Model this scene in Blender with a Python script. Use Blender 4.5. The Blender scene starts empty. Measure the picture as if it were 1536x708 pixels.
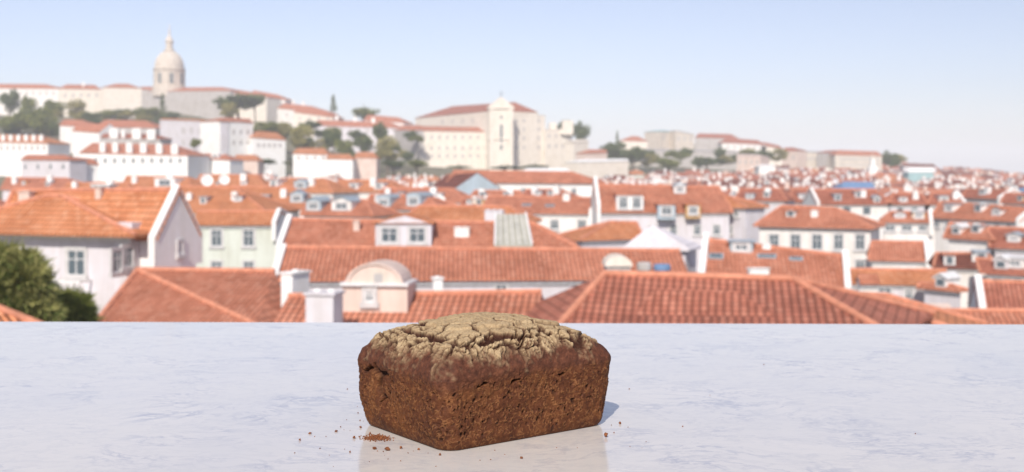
import bpy, math, random
import numpy as np
from mathutils import Vector, Matrix

R = math.radians
F = 1700.0            # focal length in photo pixels (photo 1536 wide)
CZ = 30.0             # eye height above the datum
CAM = Vector((0, 0, CZ))
scene = bpy.context.scene
COL = scene.collection

# ------------------------------------------------------------------ camera
cd = bpy.data.cameras.new('camera'); cam = bpy.data.objects.new('camera', cd); COL.objects.link(cam)
cam.location = CAM; cam.rotation_euler = (R(90), 0, 0)
cd.sensor_width = 36.0; cd.lens = F / 1536 * 36.0
cd.shift_y = -(354 - 255) / 1536.0
cd.clip_start = 0.05; cd.clip_end = 20000
cd.dof.use_dof = True; cd.dof.focus_distance = 1.38; cd.dof.aperture_fstop = 7.2
scene.camera = cam

# ------------------------------------------------------------------ sky, sun, exposure
SUN_AZ, SUN_EL = -11.0, 38.0     # degrees right of straight-behind-the-camera, elevation
SDIR = Vector((math.sin(R(SUN_AZ)) * math.cos(R(SUN_EL)), -math.cos(R(SUN_AZ)) * math.cos(R(SUN_EL)), math.sin(R(SUN_EL))))
world = bpy.data.worlds.new('World'); scene.world = world; world.use_nodes = True
wt = world.node_tree; wt.nodes.clear()
sky = wt.nodes.new('ShaderNodeTexSky'); sky.sky_type = 'NISHITA'; sky.sun_disc = False
sky.sun_elevation = R(SUN_EL); sky.sun_rotation = R(180 + SUN_AZ)
sky.air_density = 1.0; sky.dust_density = 0.8; sky.ozone_density = 1.6; sky.altitude = 100
bg = wt.nodes.new('ShaderNodeBackground'); bg.inputs[1].default_value = 0.101
wo = wt.nodes.new('ShaderNodeOutputWorld')
hs = wt.nodes.new('ShaderNodeHueSaturation'); hs.inputs['Saturation'].default_value = .72
wt.links.new(sky.outputs[0], hs.inputs['Color']); tn = wt.nodes.new('ShaderNodeMix'); tn.data_type = 'RGBA'; tn.blend_type = 'MULTIPLY'; tn.inputs['Factor'].default_value = 1; tn.inputs[7].default_value = (.90, .875, 1.0, 1)
wt.links.new(hs.outputs[0], tn.inputs[6]); wt.links.new(tn.outputs[2], bg.inputs[0]); wt.links.new(bg.outputs[0], wo.inputs[0])
sl = bpy.data.lights.new('sun', 'SUN'); sl.energy = 3.7; sl.angle = R(0.5); sl.color = (1.0, 0.93, 0.84)
so = bpy.data.objects.new('sun', sl); COL.objects.link(so); so.location = (20, -30, CZ + 60)
so.rotation_euler = (-SDIR).to_track_quat('-Z', 'Y').to_euler()
scene.view_settings.view_transform = 'Standard'; scene.view_settings.look = 'None'
scene.view_settings.exposure = 0.42; scene.view_settings.gamma = 1.0
scene.view_settings.use_curve_mapping = False
scene.render.engine = 'CYCLES'
scene.cycles.use_denoising = True
scene.cycles.max_bounces = 8; scene.cycles.diffuse_bounces = 3; scene.cycles.glossy_bounces = 3
scene.cycles.volume_bounces = 4; scene.cycles.transparent_max_bounces = 8

# ------------------------------------------------------------------ materials
def newmat(name):
    m = bpy.data.materials.new(name); m.use_nodes = True
    nt = m.node_tree; b = nt.nodes['Principled BSDF']
    return m, nt, b
def N(nt, t, **kw):
    n = nt.nodes.new(t)
    for k, v in kw.items(): setattr(n, k, v)
    return n
def math_(nt, op, a, b=None, c=None, clamp=False):
    n = nt.nodes.new('ShaderNodeMath'); n.operation = op; n.use_clamp = clamp
    for i, x in enumerate((a, b, c)):
        if x is None: continue
        if isinstance(x, (int, float)): n.inputs[i].default_value = x
        else: nt.links.new(x, n.inputs[i])
    return n.outputs[0]
def mixc(nt, f, a, b, mode='MIX'):
    n = nt.nodes.new('ShaderNodeMix'); n.data_type = 'RGBA'; n.blend_type = mode
    for sock, x in ((n.inputs['Factor'], f), (n.inputs[6], a), (n.inputs[7], b)):
        if isinstance(x, (int, float)): sock.default_value = x
        elif isinstance(x, tuple): sock.default_value = (*x, 1) if len(x) == 3 else x
        else: nt.links.new(x, sock)
    return n.outputs[2]
def noise(nt, vec, scale, detail=4, rough=.55, dist=0.0):
    n = nt.nodes.new('ShaderNodeTexNoise'); n.inputs['Scale'].default_value = scale
    n.inputs['Detail'].default_value = detail; n.inputs['Roughness'].default_value = rough
    n.inputs['Distortion'].default_value = dist
    if vec is not None: nt.links.new(vec, n.inputs['Vector'])
    return n.outputs[0]
def ramp(nt, fac, stops):
    n = nt.nodes.new('ShaderNodeValToRGB'); e = n.color_ramp.elements
    while len(e) < len(stops): e.new(0.5)
    for i, (p, c) in enumerate(stops):
        e[i].position = p; e[i].color = (*c, 1) if len(c) == 3 else c
    nt.links.new(fac, n.inputs[0]); return n.outputs[0]

def plaster(name, col, var=.12, rough=.85):
    m, nt, b = newmat(name)
    g = N(nt, 'ShaderNodeNewGeometry').outputs['Position']
    n1 = noise(nt, g, .35, 5, .6); n2 = noise(nt, g, 3.0, 4, .6)
    mp = N(nt, 'ShaderNodeMapping'); mp.inputs['Scale'].default_value = (2.5, 2.5, .25); nt.links.new(g, mp.inputs[0])
    n3 = noise(nt, mp.outputs[0], 1.0, 4, .6)       # vertical rain streaks
    f = math_(nt, 'MULTIPLY_ADD', n1, .5, math_(nt, 'MULTIPLY', n3, .5))
    d = tuple(c * (1 - var * 2.2) * k for c, k in zip(col, (1, .97, .92)))
    c = ramp(nt, f, [(.38, d), (.58, col)])
    c = mixc(nt, .15, c, ramp(nt, n2, [(.3, tuple(x * .8 for x in col)), (.7, tuple(min(1, x * 1.08) for x in col))]))
    nt.links.new(c, b.inputs['Base Color']); b.inputs['Roughness'].default_value = rough
    b.inputs['Specular IOR Level'].default_value = .25
    return m

def tile(name, c1, c2, c3, moss=.25):
    m, nt, b = newmat(name)
    uv = N(nt, 'ShaderNodeUVMap').outputs[0]
    s = N(nt, 'ShaderNodeSeparateXYZ'); nt.links.new(uv, s.inputs[0])
    cu = math_(nt, 'DIVIDE', s.outputs[0], .245); cv = math_(nt, 'DIVIDE', s.outputs[1], .34)
    fu = math_(nt, 'FLOOR', cu); fv = math_(nt, 'FLOOR', cv)
    cx = N(nt, 'ShaderNodeCombineXYZ'); nt.links.new(fu, cx.inputs[0]); nt.links.new(fv, cx.inputs[1])
    wn = N(nt, 'ShaderNodeTexWhiteNoise'); wn.noise_dimensions = '2D'; nt.links.new(cx.outputs[0], wn.inputs['Vector'])
    g = N(nt, 'ShaderNodeNewGeometry').outputs['Position']
    n1 = noise(nt, g, .5, 5, .65)
    n2 = noise(nt, g, 2.2, 4, .6)
    base = ramp(nt, wn.outputs[0], [(0, c1), (.55, c2), (1, c3)])
    pat = ramp(nt, n1, [(.35, tuple(x * .62 for x in c1)), (.6, c2), (.75, c3)])
    c = mixc(nt, .45, base, pat)
    lich = math_(nt, 'MULTIPLY', ramp(nt, n2, [(.52, (0, 0, 0)), (.72, (1, 1, 1))]), moss)
    c = mixc(nt, lich, c, (.17, .12, .08))
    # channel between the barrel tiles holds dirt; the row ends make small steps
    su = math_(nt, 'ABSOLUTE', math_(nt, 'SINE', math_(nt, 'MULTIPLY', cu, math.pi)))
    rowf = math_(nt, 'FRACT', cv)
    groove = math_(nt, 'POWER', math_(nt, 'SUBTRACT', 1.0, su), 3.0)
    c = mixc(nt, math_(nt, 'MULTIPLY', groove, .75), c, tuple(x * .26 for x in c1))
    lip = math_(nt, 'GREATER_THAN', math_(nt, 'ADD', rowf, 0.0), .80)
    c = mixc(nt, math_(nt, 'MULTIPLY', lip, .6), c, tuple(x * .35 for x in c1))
    nt.links.new(c, b.inputs['Base Color'])
    h = math_(nt, 'ADD', math_(nt, 'MULTIPLY', su, 1.0), math_(nt, 'MULTIPLY', math_(nt, 'SUBTRACT', 1.0, rowf), .5))
    bp = N(nt, 'ShaderNodeBump'); bp.inputs['Strength'].default_value = 1.0; bp.inputs['Distance'].default_value = .09
    nt.links.new(h, bp.inputs['Height']); nt.links.new(bp.outputs[0], b.inputs['Normal'])
    b.inputs['Roughness'].default_value = .8; b.inputs['Specular IOR Level'].default_value = .2
    return m

def plain(name, col, rough=.6, metal=0.0, var=.15, sc=4.0, spec=.4):
    m, nt, b = newmat(name)
    g = N(nt, 'ShaderNodeNewGeometry').outputs['Position']
    n = noise(nt, g, sc, 4, .6)
    c = ramp(nt, n, [(.3, tuple(x * (1 - var) for x in col)), (.7, tuple(min(1, x * (1 + var)) for x in col))])
    nt.links.new(c, b.inputs['Base Color']); b.inputs['Roughness'].default_value = rough
    b.inputs['Metallic'].default_value = metal; b.inputs['Specular IOR Level'].default_value = spec
    return m

M = {}
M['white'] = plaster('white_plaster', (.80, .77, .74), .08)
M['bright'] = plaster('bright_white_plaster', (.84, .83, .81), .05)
M['lav_shade'] = plaster('lilac_shade_plaster', (.66, .63, .66), .08)  # lavender tone puts shade into the colour of white walls
M['cream'] = plaster('cream_plaster', (.78, .71, .62), .08)
M['pink'] = plaster('pink_plaster', (.70, .56, .49), .10)
M['mint'] = plaster('pale_green_plaster', (.62, .65, .58), .08)
M['grey'] = plaster('grey_stone_and_shade', (.48, .45, .43), .12)  # bare stone, and also shade put into some wall colours
M['stone'] = plaster('pale_limestone', (.64, .57, .49), .12)
M['ochre'] = plaster('ochre_plaster', (.66, .42, .20), .1)
M['blueg'] = plaster('blue_grey_cladding', (.42, .50, .56), .08)
M['blue'] = plaster('blue_sheeting', (.17, .27, .44), .1)
M['teal'] = plaster('teal_sheeting', (.34, .50, .52), .1)
M['orange'] = tile('orange_roof_tile', (.60, .22, .10), (.76, .31, .15), (.82, .41, .24), .10)
M['tile'] = tile('terracotta_roof_tile', (.52, .19, .11), (.69, .27, .165), (.76, .36, .24), .15)
M['red'] = tile('old_red_roof_tile', (.40, .14, .09), (.55, .20, .13), (.64, .28, .19), .2)
M['dark'] = tile('weathered_dark_roof_tile', (.20, .075, .058), (.28, .098, .072), (.35, .14, .10), .3)
M['cap'] = plain('mortared_ridge_tile', (.56, .24, .15), .8, 0, .25, 3.0, .2)
M['frame'] = plain('white_painted_wood', (.70, .69, .68), .5)
M['sill'] = plain('grey_stone_trim', (.55, .53, .52), .7)
M['lead'] = plain('lead_sheet', (.36, .42, .46), .45, .2)
M['slab'] = plain('weathered_fibre_panel', (.37, .36, .30), .6, 0, .2, 2.0)
M['iron'] = plain('dark_iron', (.08, .08, .09), .5, .6)
M['bark'] = plain('bark', (.13, .09, .06), .9, 0, .3, 3.0)
m, nt, b = newmat('window_glass'); b.inputs['Base Color'].default_value = (.10, .13, .15, 1); b.inputs['Roughness'].default_value = .12
b.inputs['Specular IOR Level'].default_value = .6; M['glass'] = m
m, nt, b = newmat('distant_window_glass'); b.inputs['Base Color'].default_value = (.42, .40, .39, 1); b.inputs['Roughness'].default_value = .3; M['farglass'] = m
def leafmat(name, c1, c2):
    m, nt, b = newmat(name)
    g = N(nt, 'ShaderNodeNewGeometry')
    n = noise(nt, g.outputs['Position'], .8, 3, .6)
    f = math_(nt, 'ADD', math_(nt, 'MULTIPLY', n, .6), math_(nt, 'MULTIPLY', g.outputs['Random Per Island'], .4))
    nt.links.new(ramp(nt, f, [(.3, c1), (.7, c2)]), b.inputs['Base Color'])
    b.inputs['Roughness'].default_value = .7; b.inputs['Specular IOR Level'].default_value = .2
    return m
M['leaf'] = leafmat('olive_green_leaf', (.09, .12, .025), (.24, .25, .06))
M['pine'] = leafmat('pine_needle_green', (.08, .11, .025), (.36, .34, .12))
M['leafd'] = leafmat('dark_green_leaf', (.055, .085, .03), (.14, .17, .05))
M['leafy'] = leafmat('yellow_green_leaf', (.15, .15, .035), (.42, .36, .13))

# ------------------------------------------------------------------ mesh helpers
class MB:
    def __init__(s): s.v = []; s.f = []; s.mi = []
    def poly(s, pts, mi=0):
        n = len(s.v); s.v += [tuple(p) for p in pts]; s.f.append(tuple(range(n, n + len(pts)))); s.mi.append(mi)
    def prism(s, pts, off, mi=0, top=None):
        """closed solid: polygon pts swept by off"""
        pts = [Vector(p) for p in pts]; off = Vector(off)
        q = [p + off for p in pts]; n = len(s.v); k = len(pts)
        s.v += [tuple(p) for p in pts] + [tuple(p) for p in q]
        s.f.append(tuple(reversed(range(n, n + k)))); s.mi.append(mi)
        s.f.append(tuple(range(n + k, n + 2 * k))); s.mi.append(mi if top is None else top)
        for i in range(k):
            j = (i + 1) % k
            s.f.append((n + i, n + j, n + k + j, n + k + i)); s.mi.append(mi)
    def box(s, c, ex, ey, ez, hx, hy, z0, z1, mi=0):
        """box centred at c in plan; ex,ey,ez unit axes; half sizes hx,hy; from z0 to z1 along ez"""
        c = Vector(c)
        p = [c + ex * (a * hx) + ey * (b_ * hy) + ez * z0 for a, b_ in ((-1, -1), (1, -1), (1, 1), (-1, 1))]
        s.prism(p, ez * (z1 - z0), mi)
    def tube(s, a, b_, r, r2=None, seg=6, mi=0):
        a = Vector(a); b_ = Vector(b_); r2 = r if r2 is None else r2
        d = (b_ - a)
        if d.length < 1e-5: return
        d.normalize(); u = d.orthogonal().normalized(); w = d.cross(u); n = len(s.v)
        for P, q in ((a, r), (b_, r2)):
            for i in range(seg):
                t = 2 * math.pi * i / seg
                s.v.append(tuple(P + u * (q * math.cos(t)) + w * (q * math.sin(t))))
        for i in range(seg):
            j = (i + 1) % seg
            s.f.append((n + i, n + j, n + seg + j, n + seg + i)); s.mi.append(mi)
        s.f.append(tuple(reversed(range(n, n + seg)))); s.mi.append(mi)
        s.f.append(tuple(range(n + seg, n + 2 * seg))); s.mi.append(mi)
    def lathe(s, c, prof, seg=24, mi=0, a0=0.0, sx=1.0):
        c = Vector(c); n = len(s.v); k = len(prof)
        for (r, z) in prof:
            for i in range(seg):
                t = 2 * math.pi * i / seg + a0
                s.v.append((c.x + r * math.cos(t) * sx, c.y + r * math.sin(t), c.z + z))
        for j in range(k - 1):
            for i in range(seg):
                i2 = (i + 1) % seg
                s.f.append((n + j * seg + i, n + j * seg + i2, n + (j + 1) * seg + i2, n + (j + 1) * seg + i)); s.mi.append(mi)
        s.f.append(tuple(reversed(range(n, n + seg)))); s.mi.append(mi)
        s.f.append(tuple(range(n + (k - 1) * seg, n + k * seg))); s.mi.append(mi)

def make_mesh(name, mb, mats, loc=Vector((0, 0, 0)), smooth=False, uv=True):
    me = bpy.data.meshes.new(name)
    v = [(p[0] - loc[0], p[1] - loc[1], p[2] - loc[2]) for p in mb.v]
    me.from_pydata(v, [], mb.f); me.update()
    for mm in mats: me.materials.append(M[mm] if isinstance(mm, str) else mm)
    if len(mats) > 1: me.polygons.foreach_set('material_index', mb.mi)
    if smooth: me.polygons.foreach_set('use_smooth', [True] * len(me.polygons))
    if uv:
        L = me.uv_layers.new(name='UVMap'); d = L.data
        for p in me.polygons:
            n = p.normal
            if abs(n.z) > .999: u = Vector((1, 0, 0))
            else: u = Vector((0, 0, 1)).cross(n).normalized()
            w = n.cross(u)
            for li in p.loop_indices:
                co = me.vertices[me.loops[li].vertex_index].co
                d[li].uv = (u.dot(co) + 500, w.dot(co) + 500)
    return me
def obj(name, me, parent=None, loc=(0, 0, 0)):
    o = bpy.data.objects.new(name, me); COL.objects.link(o); o.location = loc
    if parent is not None: o.parent = parent
    return o
def tag(o, label=None, cat=None, group=None, kind=None):
    if label: o['label'] = label
    if cat: o['category'] = cat
    if group: o['group'] = group
    if kind: o['kind'] = kind
    return o
def part(name, mb, mats, root, base=None, smooth=False):
    """mesh in world coordinates under an un-rotated root (base = world place of the direct parent)"""
    loc = Vector(root['_w']) if '_w' in root else Vector((0, 0, 0))
    o = obj(name, make_mesh(name, mb, mats if isinstance(mats, (list, tuple)) else [mats], loc, smooth), root)
    o['_w'] = tuple(loc); return o
def empty(name, loc, label=None, cat=None, group=None):
    o = bpy.data.objects.new(name, None); COL.objects.link(o); o.location = loc; o.empty_display_size = .2
    o['_w'] = tuple(loc); return tag(o, label, cat, group)

def ray(px, py): return Vector(((px - 768) / F, 1.0, -(py - 255) / F))
def pt(px, py, Y): return CAM + ray(px, py) * Y
def hit(px, py, P, n):
    d = ray(px, py); return CAM + d * (n.dot(Vector(P) - CAM) / n.dot(d))
def pix(P): return (768 + F * P[0] / P[1], 255 - F * (P[2] - CZ) / P[1])

# ------------------------------------------------------------------ terrain
GX = [-400, 0, 250, 450, 600, 750, 880, 1000, 1150, 1300, 1420, 1536, 1900]
GR = {   # pixel row of the roof line over the ground, per distance
 300: [284,284,284,284,284,286,288,289,289,290,291,292,292],
 400: [262,262,262,268,272,275,276,277,277,278,280,282,283],
 500: [236,236,238,255,262,265,268,268,268,270,273,275,277],
 600: [210,212,220,242,250,253,258,258,260,262,267,270,272],
 750: [184,184,188,212,234,240,246,248,250,254,260,265,268],
 900: [162,160,162,184,215,228,242,235,240,248,256,262,265],
 1100:[152,152,152,172,205,226,236,214,224,238,251,260,262],
 1500:[152,152,152,172,202,222,232,210,218,236,250,259,261]}
GYS = [150, 200] + list(GR)
OFF = {300: 10.5, 400: 9.5, 500: 7.0, 600: 5.0, 750: 4.0, 900: 4.0, 1100: 4.0, 1500: 4.0}
RZ = [[-6.3] * len(GX), [-6.1] * len(GX)] + [[-(p - 255) / F * Y for p in GR[Y]] for Y in GR]
GZ = [[-17.0] * len(GX), [-16.6] * len(GX)] + [[-(p - 255) / F * Y - OFF[Y] for p in GR[Y]] for Y in GR]
def lerp_tab(xs, x):
    if x <= xs[0]: return 0, 0.0
    if x >= xs[-1]: return len(xs) - 2, 1.0
    for i in range(len(xs) - 1):
        if x < xs[i + 1]: return i, (x - xs[i]) / (xs[i + 1] - xs[i])
def roof_z(X, Y): return ground_z(X, Y, RZ)
def ground_z(X, Y, T=None):
    T = T or GZ
    Yc = max(Y, 30.0); px = 768 + F * X / Yc
    if Y <= 150: return CZ + T[0][0]
    i, a = lerp_tab(GX, px); a = a * a * (3 - 2 * a)
    j, b_ = lerp_tab(GYS, Y)
    z0 = T[j][i] * (1 - a) + T[j][i + 1] * a; z1 = T[j + 1][i] * (1 - a) + T[j + 1][i + 1] * a
    z = z0 * (1 - b_) + z1 * b_
    if Y > 1500: z = z + (-16 - z) * min(1, (Y - 1500) / 1500.0)
    return CZ + z
# ------------------------------------------------------------------ terrain mesh
def build_ground():
    mb = MB()
    ys = [-60, 0, 60, 110, 150, 175, 200, 225, 250, 275, 300, 333, 366, 400, 433, 466, 500, 533, 566, 600, 650, 700, 750, 800, 850, 900, 960, 1030, 1100, 1230, 1360, 1500, 1800, 2200, 2700, 3200, 4500, 6000]
    nx = 90
    for y in ys:
        hw = max(300, y * .62) + 100
        for i in range(nx + 1):
            x = -hw + 2 * hw * i / nx
            z = ground_z(x, y)
            if y > 200 and y < 1500: z += 1.2 * math.sin(x * .031 + y * .011) * math.sin(y * .023)
            mb.v.append((x, y, z))
    for j in range(len(ys) - 1):
        for i in range(nx):
            a = j * (nx + 1) + i
            mb.f.append((a, a + 1, a + nx + 2, a + nx + 1)); mb.mi.append(0)
    m, nt, b = newmat('hill_ground')
    g = N(nt, 'ShaderNodeNewGeometry').outputs['Position']
    n1 = noise(nt, g, .02, 5, .6); n2 = noise(nt, g, .12, 5, .65)
    c = ramp(nt, n1, [(.35, (.07, .085, .035)), (.5, (.13, .12, .06)), (.68, (.24, .19, .12))])
    c = mixc(nt, .5, c, ramp(nt, n2, [(.35, (.05, .065, .03)), (.65, (.22, .19, .13))]))
    nt.links.new(c, b.inputs['Base Color']); b.inputs['Roughness'].default_value = .95
    o = obj('ground', make_mesh('ground', mb, [m], smooth=True, uv=False)); tag(o, kind='structure')
build_ground()

# haze
def build_haze():
    mb = MB(); x = 4200
    mb.prism([(-x, -200, CZ - 45), (x, -200, CZ - 45), (x, 6100, CZ - 45), (-x, 6100, CZ - 45)], (0, 0, 45 + 112))
    m = bpy.data.materials.new('haze_air'); m.use_nodes = True; nt = m.node_tree; nt.nodes.clear()
    pv = nt.nodes.new('ShaderNodeVolumePrincipled'); ou = nt.nodes.new('ShaderNodeOutputMaterial')
    pv.inputs['Color'].default_value = (.92, .94, 1.0, 1); pv.inputs['Density'].default_value = HAZE
    pv.inputs['Anisotropy'].default_value = -0.25
    nt.links.new(pv.outputs[0], ou.inputs['Volume'])
    o = obj('haze', make_mesh('haze', mb, [m], uv=False)); tag(o, kind='stuff')
HAZE = 0.00025
build_haze()

# ------------------------------------------------------------------ windows
WC = {}
def window_meshes(w, h, style):
    """local axes: x along the wall, y outward, z up; centre at origin"""
    key = (round(w, 1), round(h, 1), style)
    if key in WC: return WC[key]
    w, h = max(.3, key[0]), max(.3, key[1])
    X, Y, Z = Vector((1, 0, 0)), Vector((0, 1, 0)), Vector((0, 0, 1))
    fr = MB(); t = .13
    def bar(x0, x1, z0, z1, y0, y1, mi=0): fr.prism([(x0, y0, z0), (x1, y0, z0), (x1, y0, z1), (x0, y0, z1)], (0, y1 - y0, 0), mi)
    if style == 'f':
        bar(-w/2 - .12, w/2 + .12, -h/2 - .12, h/2 + .12, -.05, .04, 1)
        bar(-w/2, w/2, -h/2, h/2, .0, .06, 2)
        me = make_mesh('window', fr, ['frame', 'stone', 'farglass']); WC[key] = (me, None); return WC[key]
    if style == 's':       # far windows: surround only, dark pane in one
        bar(-w/2 - .12, w/2 + .12, -h/2 - .12, h/2 + .12, -.05, .04, 1)
        bar(-w/2, w/2, -h/2, h/2, .0, .06, 2)
        me = make_mesh('window', fr, ['frame', 'sill', 'glass']); WC[key] = (me, None); return WC[key]
    bar(-w/2 - t, -w/2, -h/2 - t, h/2 + t, -.05, .07, 1); bar(w/2, w/2 + t, -h/2 - t, h/2 + t, -.05, .07, 1)
    bar(-w/2, w/2, h/2, h/2 + t, -.05, .068, 1); bar(-w/2 - t - .06, w/2 + t + .06, -h/2 - t - .06, -h/2 - .003, -.05, .14, 1)
    f = .055
    bar(-w/2, -w/2 + f, -h/2, h/2, -.04, .04); bar(w/2 - f, w/2, -h/2, h/2, -.04, .04)
    bar(-w/2 + f, w/2 - f, -h/2, -h/2 + f, -.04, .039); bar(-w/2 + f, w/2 - f, h/2 - f, h/2, -.04, .039)
    bar(-.025, .025, -h/2 + f, h/2 - f, -.04, .045)
    bar(-w/2 + f, -.025, h * .12, h * .12 + .04, -.03, .036); bar(.025, w/2 - f, h * .12, h * .12 + .04, -.03, .036)
    pa = MB(); pa.prism([(-w/2 + .02, -.03, -h/2 + .02), (w/2 - .02, -.03, -h/2 + .02), (w/2 - .02, -.03, h/2 - .02), (-w/2 + .02, -.03, h/2 - .02)], (0, .045, 0))
    WC[key] = (make_mesh('window', fr, ['frame', 'sill']), make_mesh('pane', pa, ['glass'])); return WC[key]
def add_window(root, P, ex, nrm, w, h, style='d', name='window'):
    me, pm = window_meshes(w, h, style)
    o = bpy.data.objects.new(name, me); COL.objects.link(o); o.parent = root
    P = Vector(P); base = Vector(root['_w'])
    ex = Vector(ex).normalized(); nrm = Vector(nrm).normalized(); ex = nrm.cross(Vector((0, 0, 1))).normalized() * -1
    ez = Vector((0, 0, 1))
    mt = Matrix((( -ex.x, nrm.x, 0), (-ex.y, nrm.y, 0), (0, 0, 1)))
    o.rotation_euler = mt.to_euler(); o.location = P - base
    if pm:
        q = bpy.data.objects.new('pane', pm); COL.objects.link(q); q.parent = o
    return o

# ------------------------------------------------------------------ buildings
UP = Vector((0, 0, 1))
FOOT = []; OCC = []
HOUSES = []
def core(name, label, cat, A, B, R1, R2, dep=None, pitch=26, g='', fw='', wall='white', roof='tile', base=None, oh=.35,
         lite=False, cor=True, caps=True, group=None, flat=False, fwh=.35, fwm='bright', root=None):
    e = (B - A); e.z = 0; W = e.length; e.normalize(); nh = Vector((-e.y, e.x, 0))
    k1 = (R1 - A).dot(nh); k2 = (R2 - B).dot(nh)
    if 'L' in g: R1 = A + nh * k1 + UP * (R1.z - A.z)
    if 'R' in g: R2 = B + nh * k2 + UP * (R2.z - B.z)
    D = A + nh * (dep if dep else 2 * k1); C = B + nh * (dep if dep else 2 * k2)
    cen = (A + B + C + D) / 4
    FOOT.append((cen.x, cen.y, max((A - C).length, (B - D).length) / 2, W, (D - A).length, e.copy()))
    OCC.append((min(pix(p)[0] for p in (A, B, C, D)), max(pix(p)[0] for p in (A, B, C, D)), pix((R1 + R2) / 2)[1] + .3 * (pix(A)[1] - pix((R1 + R2) / 2)[1]), cen.y))
    zb = base if base is not None else min(ground_z(p.x, p.y) for p in (A, B, C, D, cen)) - .6
    if root is None: root = empty(name, (cen.x, cen.y, zb + .6 if base is None else zb), label, cat, group)
    tp = math.tan(R(pitch))
    # walls
    ins = oh
    q = [A + e * ins + nh * ins, B - e * ins + nh * ins, C - e * ins - nh * ins, D + e * ins - nh * ins]
    if 'L' in g: q[0] -= e * (ins - .05); q[3] -= e * (ins - .05)
    if 'R' in g: q[1] += e * (ins - .05); q[2] += e * (ins - .05)
    top = oh * tp - .10 if not flat else 0.0
    mb = MB()
    tz = [A.z + top, B.z + top, C.z + top, D.z + top]
    qb = [Vector((p.x, p.y, zb)) for p in q]; qt = [Vector((p.x, p.y, z)) for p, z in zip(q, tz)]
    mb.poly([qb[0], qb[1], qt[1], qt[0]]); mb.poly([qb[2], qb[3], qt[3], qt[2]])
    apR = Vector((R2.x, R2.y, R2.z - .14)) - e * .05; apL = Vector((R1.x, R1.y, R1.z - .14)) + e * .05
    if 'R' in g and not flat: mb.poly([qb[1], qb[2], qt[2], apR, qt[1]])
    else: mb.poly([qb[1], qb[2], qt[2], qt[1]])
    if 'L' in g and not flat: mb.poly([qb[3], qb[0], qt[0], apL, qt[3]])
    else: mb.poly([qb[3], qb[0], qt[0], qt[3]])
    mb.poly([qt[0], qt[1], qt[2], qt[3]]); mb.poly([qb[3], qb[2], qb[1], qb[0]])
    part('wall', mb, wall, root)
    # roof
    rb = MB()
    if flat:
        z = A.z + .0
        P4 = [A, B, C, D]; rb.prism([p + UP * .001 for p in P4], UP * .3)
        part('roof', rb, wall if roof is None else roof, root)
    else:
        TH = .13
        tops = [[A, B, R2, R1], [C, D, R1, R2]]
        if 'R' not in g: tops.append([B, C, R2])
        if 'L' not in g: tops.append([D, A, R1])
        for f_ in tops: rb.poly(f_)
        for f_ in tops: rb.poly([p - UP * TH for p in reversed(f_)])
        loop = [A, B] + ([R2] if 'R' in g else []) + [C, D] + ([R1] if 'L' in g else [])
        for i in range(len(loop)):
            a, b_ = loop[i], loop[(i + 1) % len(loop)]
            rb.poly([a - UP * TH, b_ - UP * TH, b_, a])
        ro = part('roof', rb, roof, root)
        if caps and not lite:
            cb = MB(); r = .11
            up = UP * .02
            if (R1 - R2).length > .3: cb.tube(R1 + up, R2 + up, r)
            if 'R' not in g:
                for p in (B, C): cb.tube(p + up * .5, R2 + up, r * .95)
            if 'L' not in g:
                for p in (A, D): cb.tube(p + up * .5, R1 + up, r * .95)
            if cb.v: part('ridge_tiles', cb, 'cap', root)
    if cor and not lite:
        c = MB(); ez = A.z - (.13 if not flat else 0)
        a0 = q[0] - nh * .003; b0 = q[1] - nh * .003
        ctop = top - .03 if top > .05 else -.14
        c.prism([a0 - nh * .14 + UP * (A.z - .36 - a0.z), a0 + UP * (A.z - .36 - a0.z) + nh * .05, a0 + UP * (A.z - .14 - a0.z) + nh * .05, a0 - nh * .2 + UP * (A.z - .14 - a0.z)], b0 - a0)
        part('cornice', c, 'frame', root)
    for s in fw:
        P, Rr, Q, sg = (A, R1, D, -1) if s == 'L' else (B, R2, C, 1)
        d = MB(); o_ = e * (sg * .02 if sg > 0 else -.38) if s == 'L' else e * .0
        p0 = P - nh * .15; p2 = Q + nh * .15
        dz = (Rr.z - P.z) * .15 / max(.3, (Rr - P).dot(nh))
        prof = [p0 + UP * (fwh - dz), Rr + UP * fwh, p2 + UP * (fwh - dz), p2 - UP * 1.4, p0 - UP * 1.4]
        prof = [Vector((x.x, x.y, x.z)) for x in prof]
        off = e * .34
        st = (e * .046) if s == 'L' else (e * -.386)
        d.prism([x + st for x in prof], off)
        part('gable_parapet', d, fwm, root)
    info = dict(root=root, A=A, B=B, C=C, D=D, R1=R1, R2=R2, e=e, nh=nh, N=(UP * math.cos(R(pitch)) - nh * math.sin(R(pitch))).normalized(), tp=tp, q=q, zb=zb)
    HOUSES.append((label, info))
    return info

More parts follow.
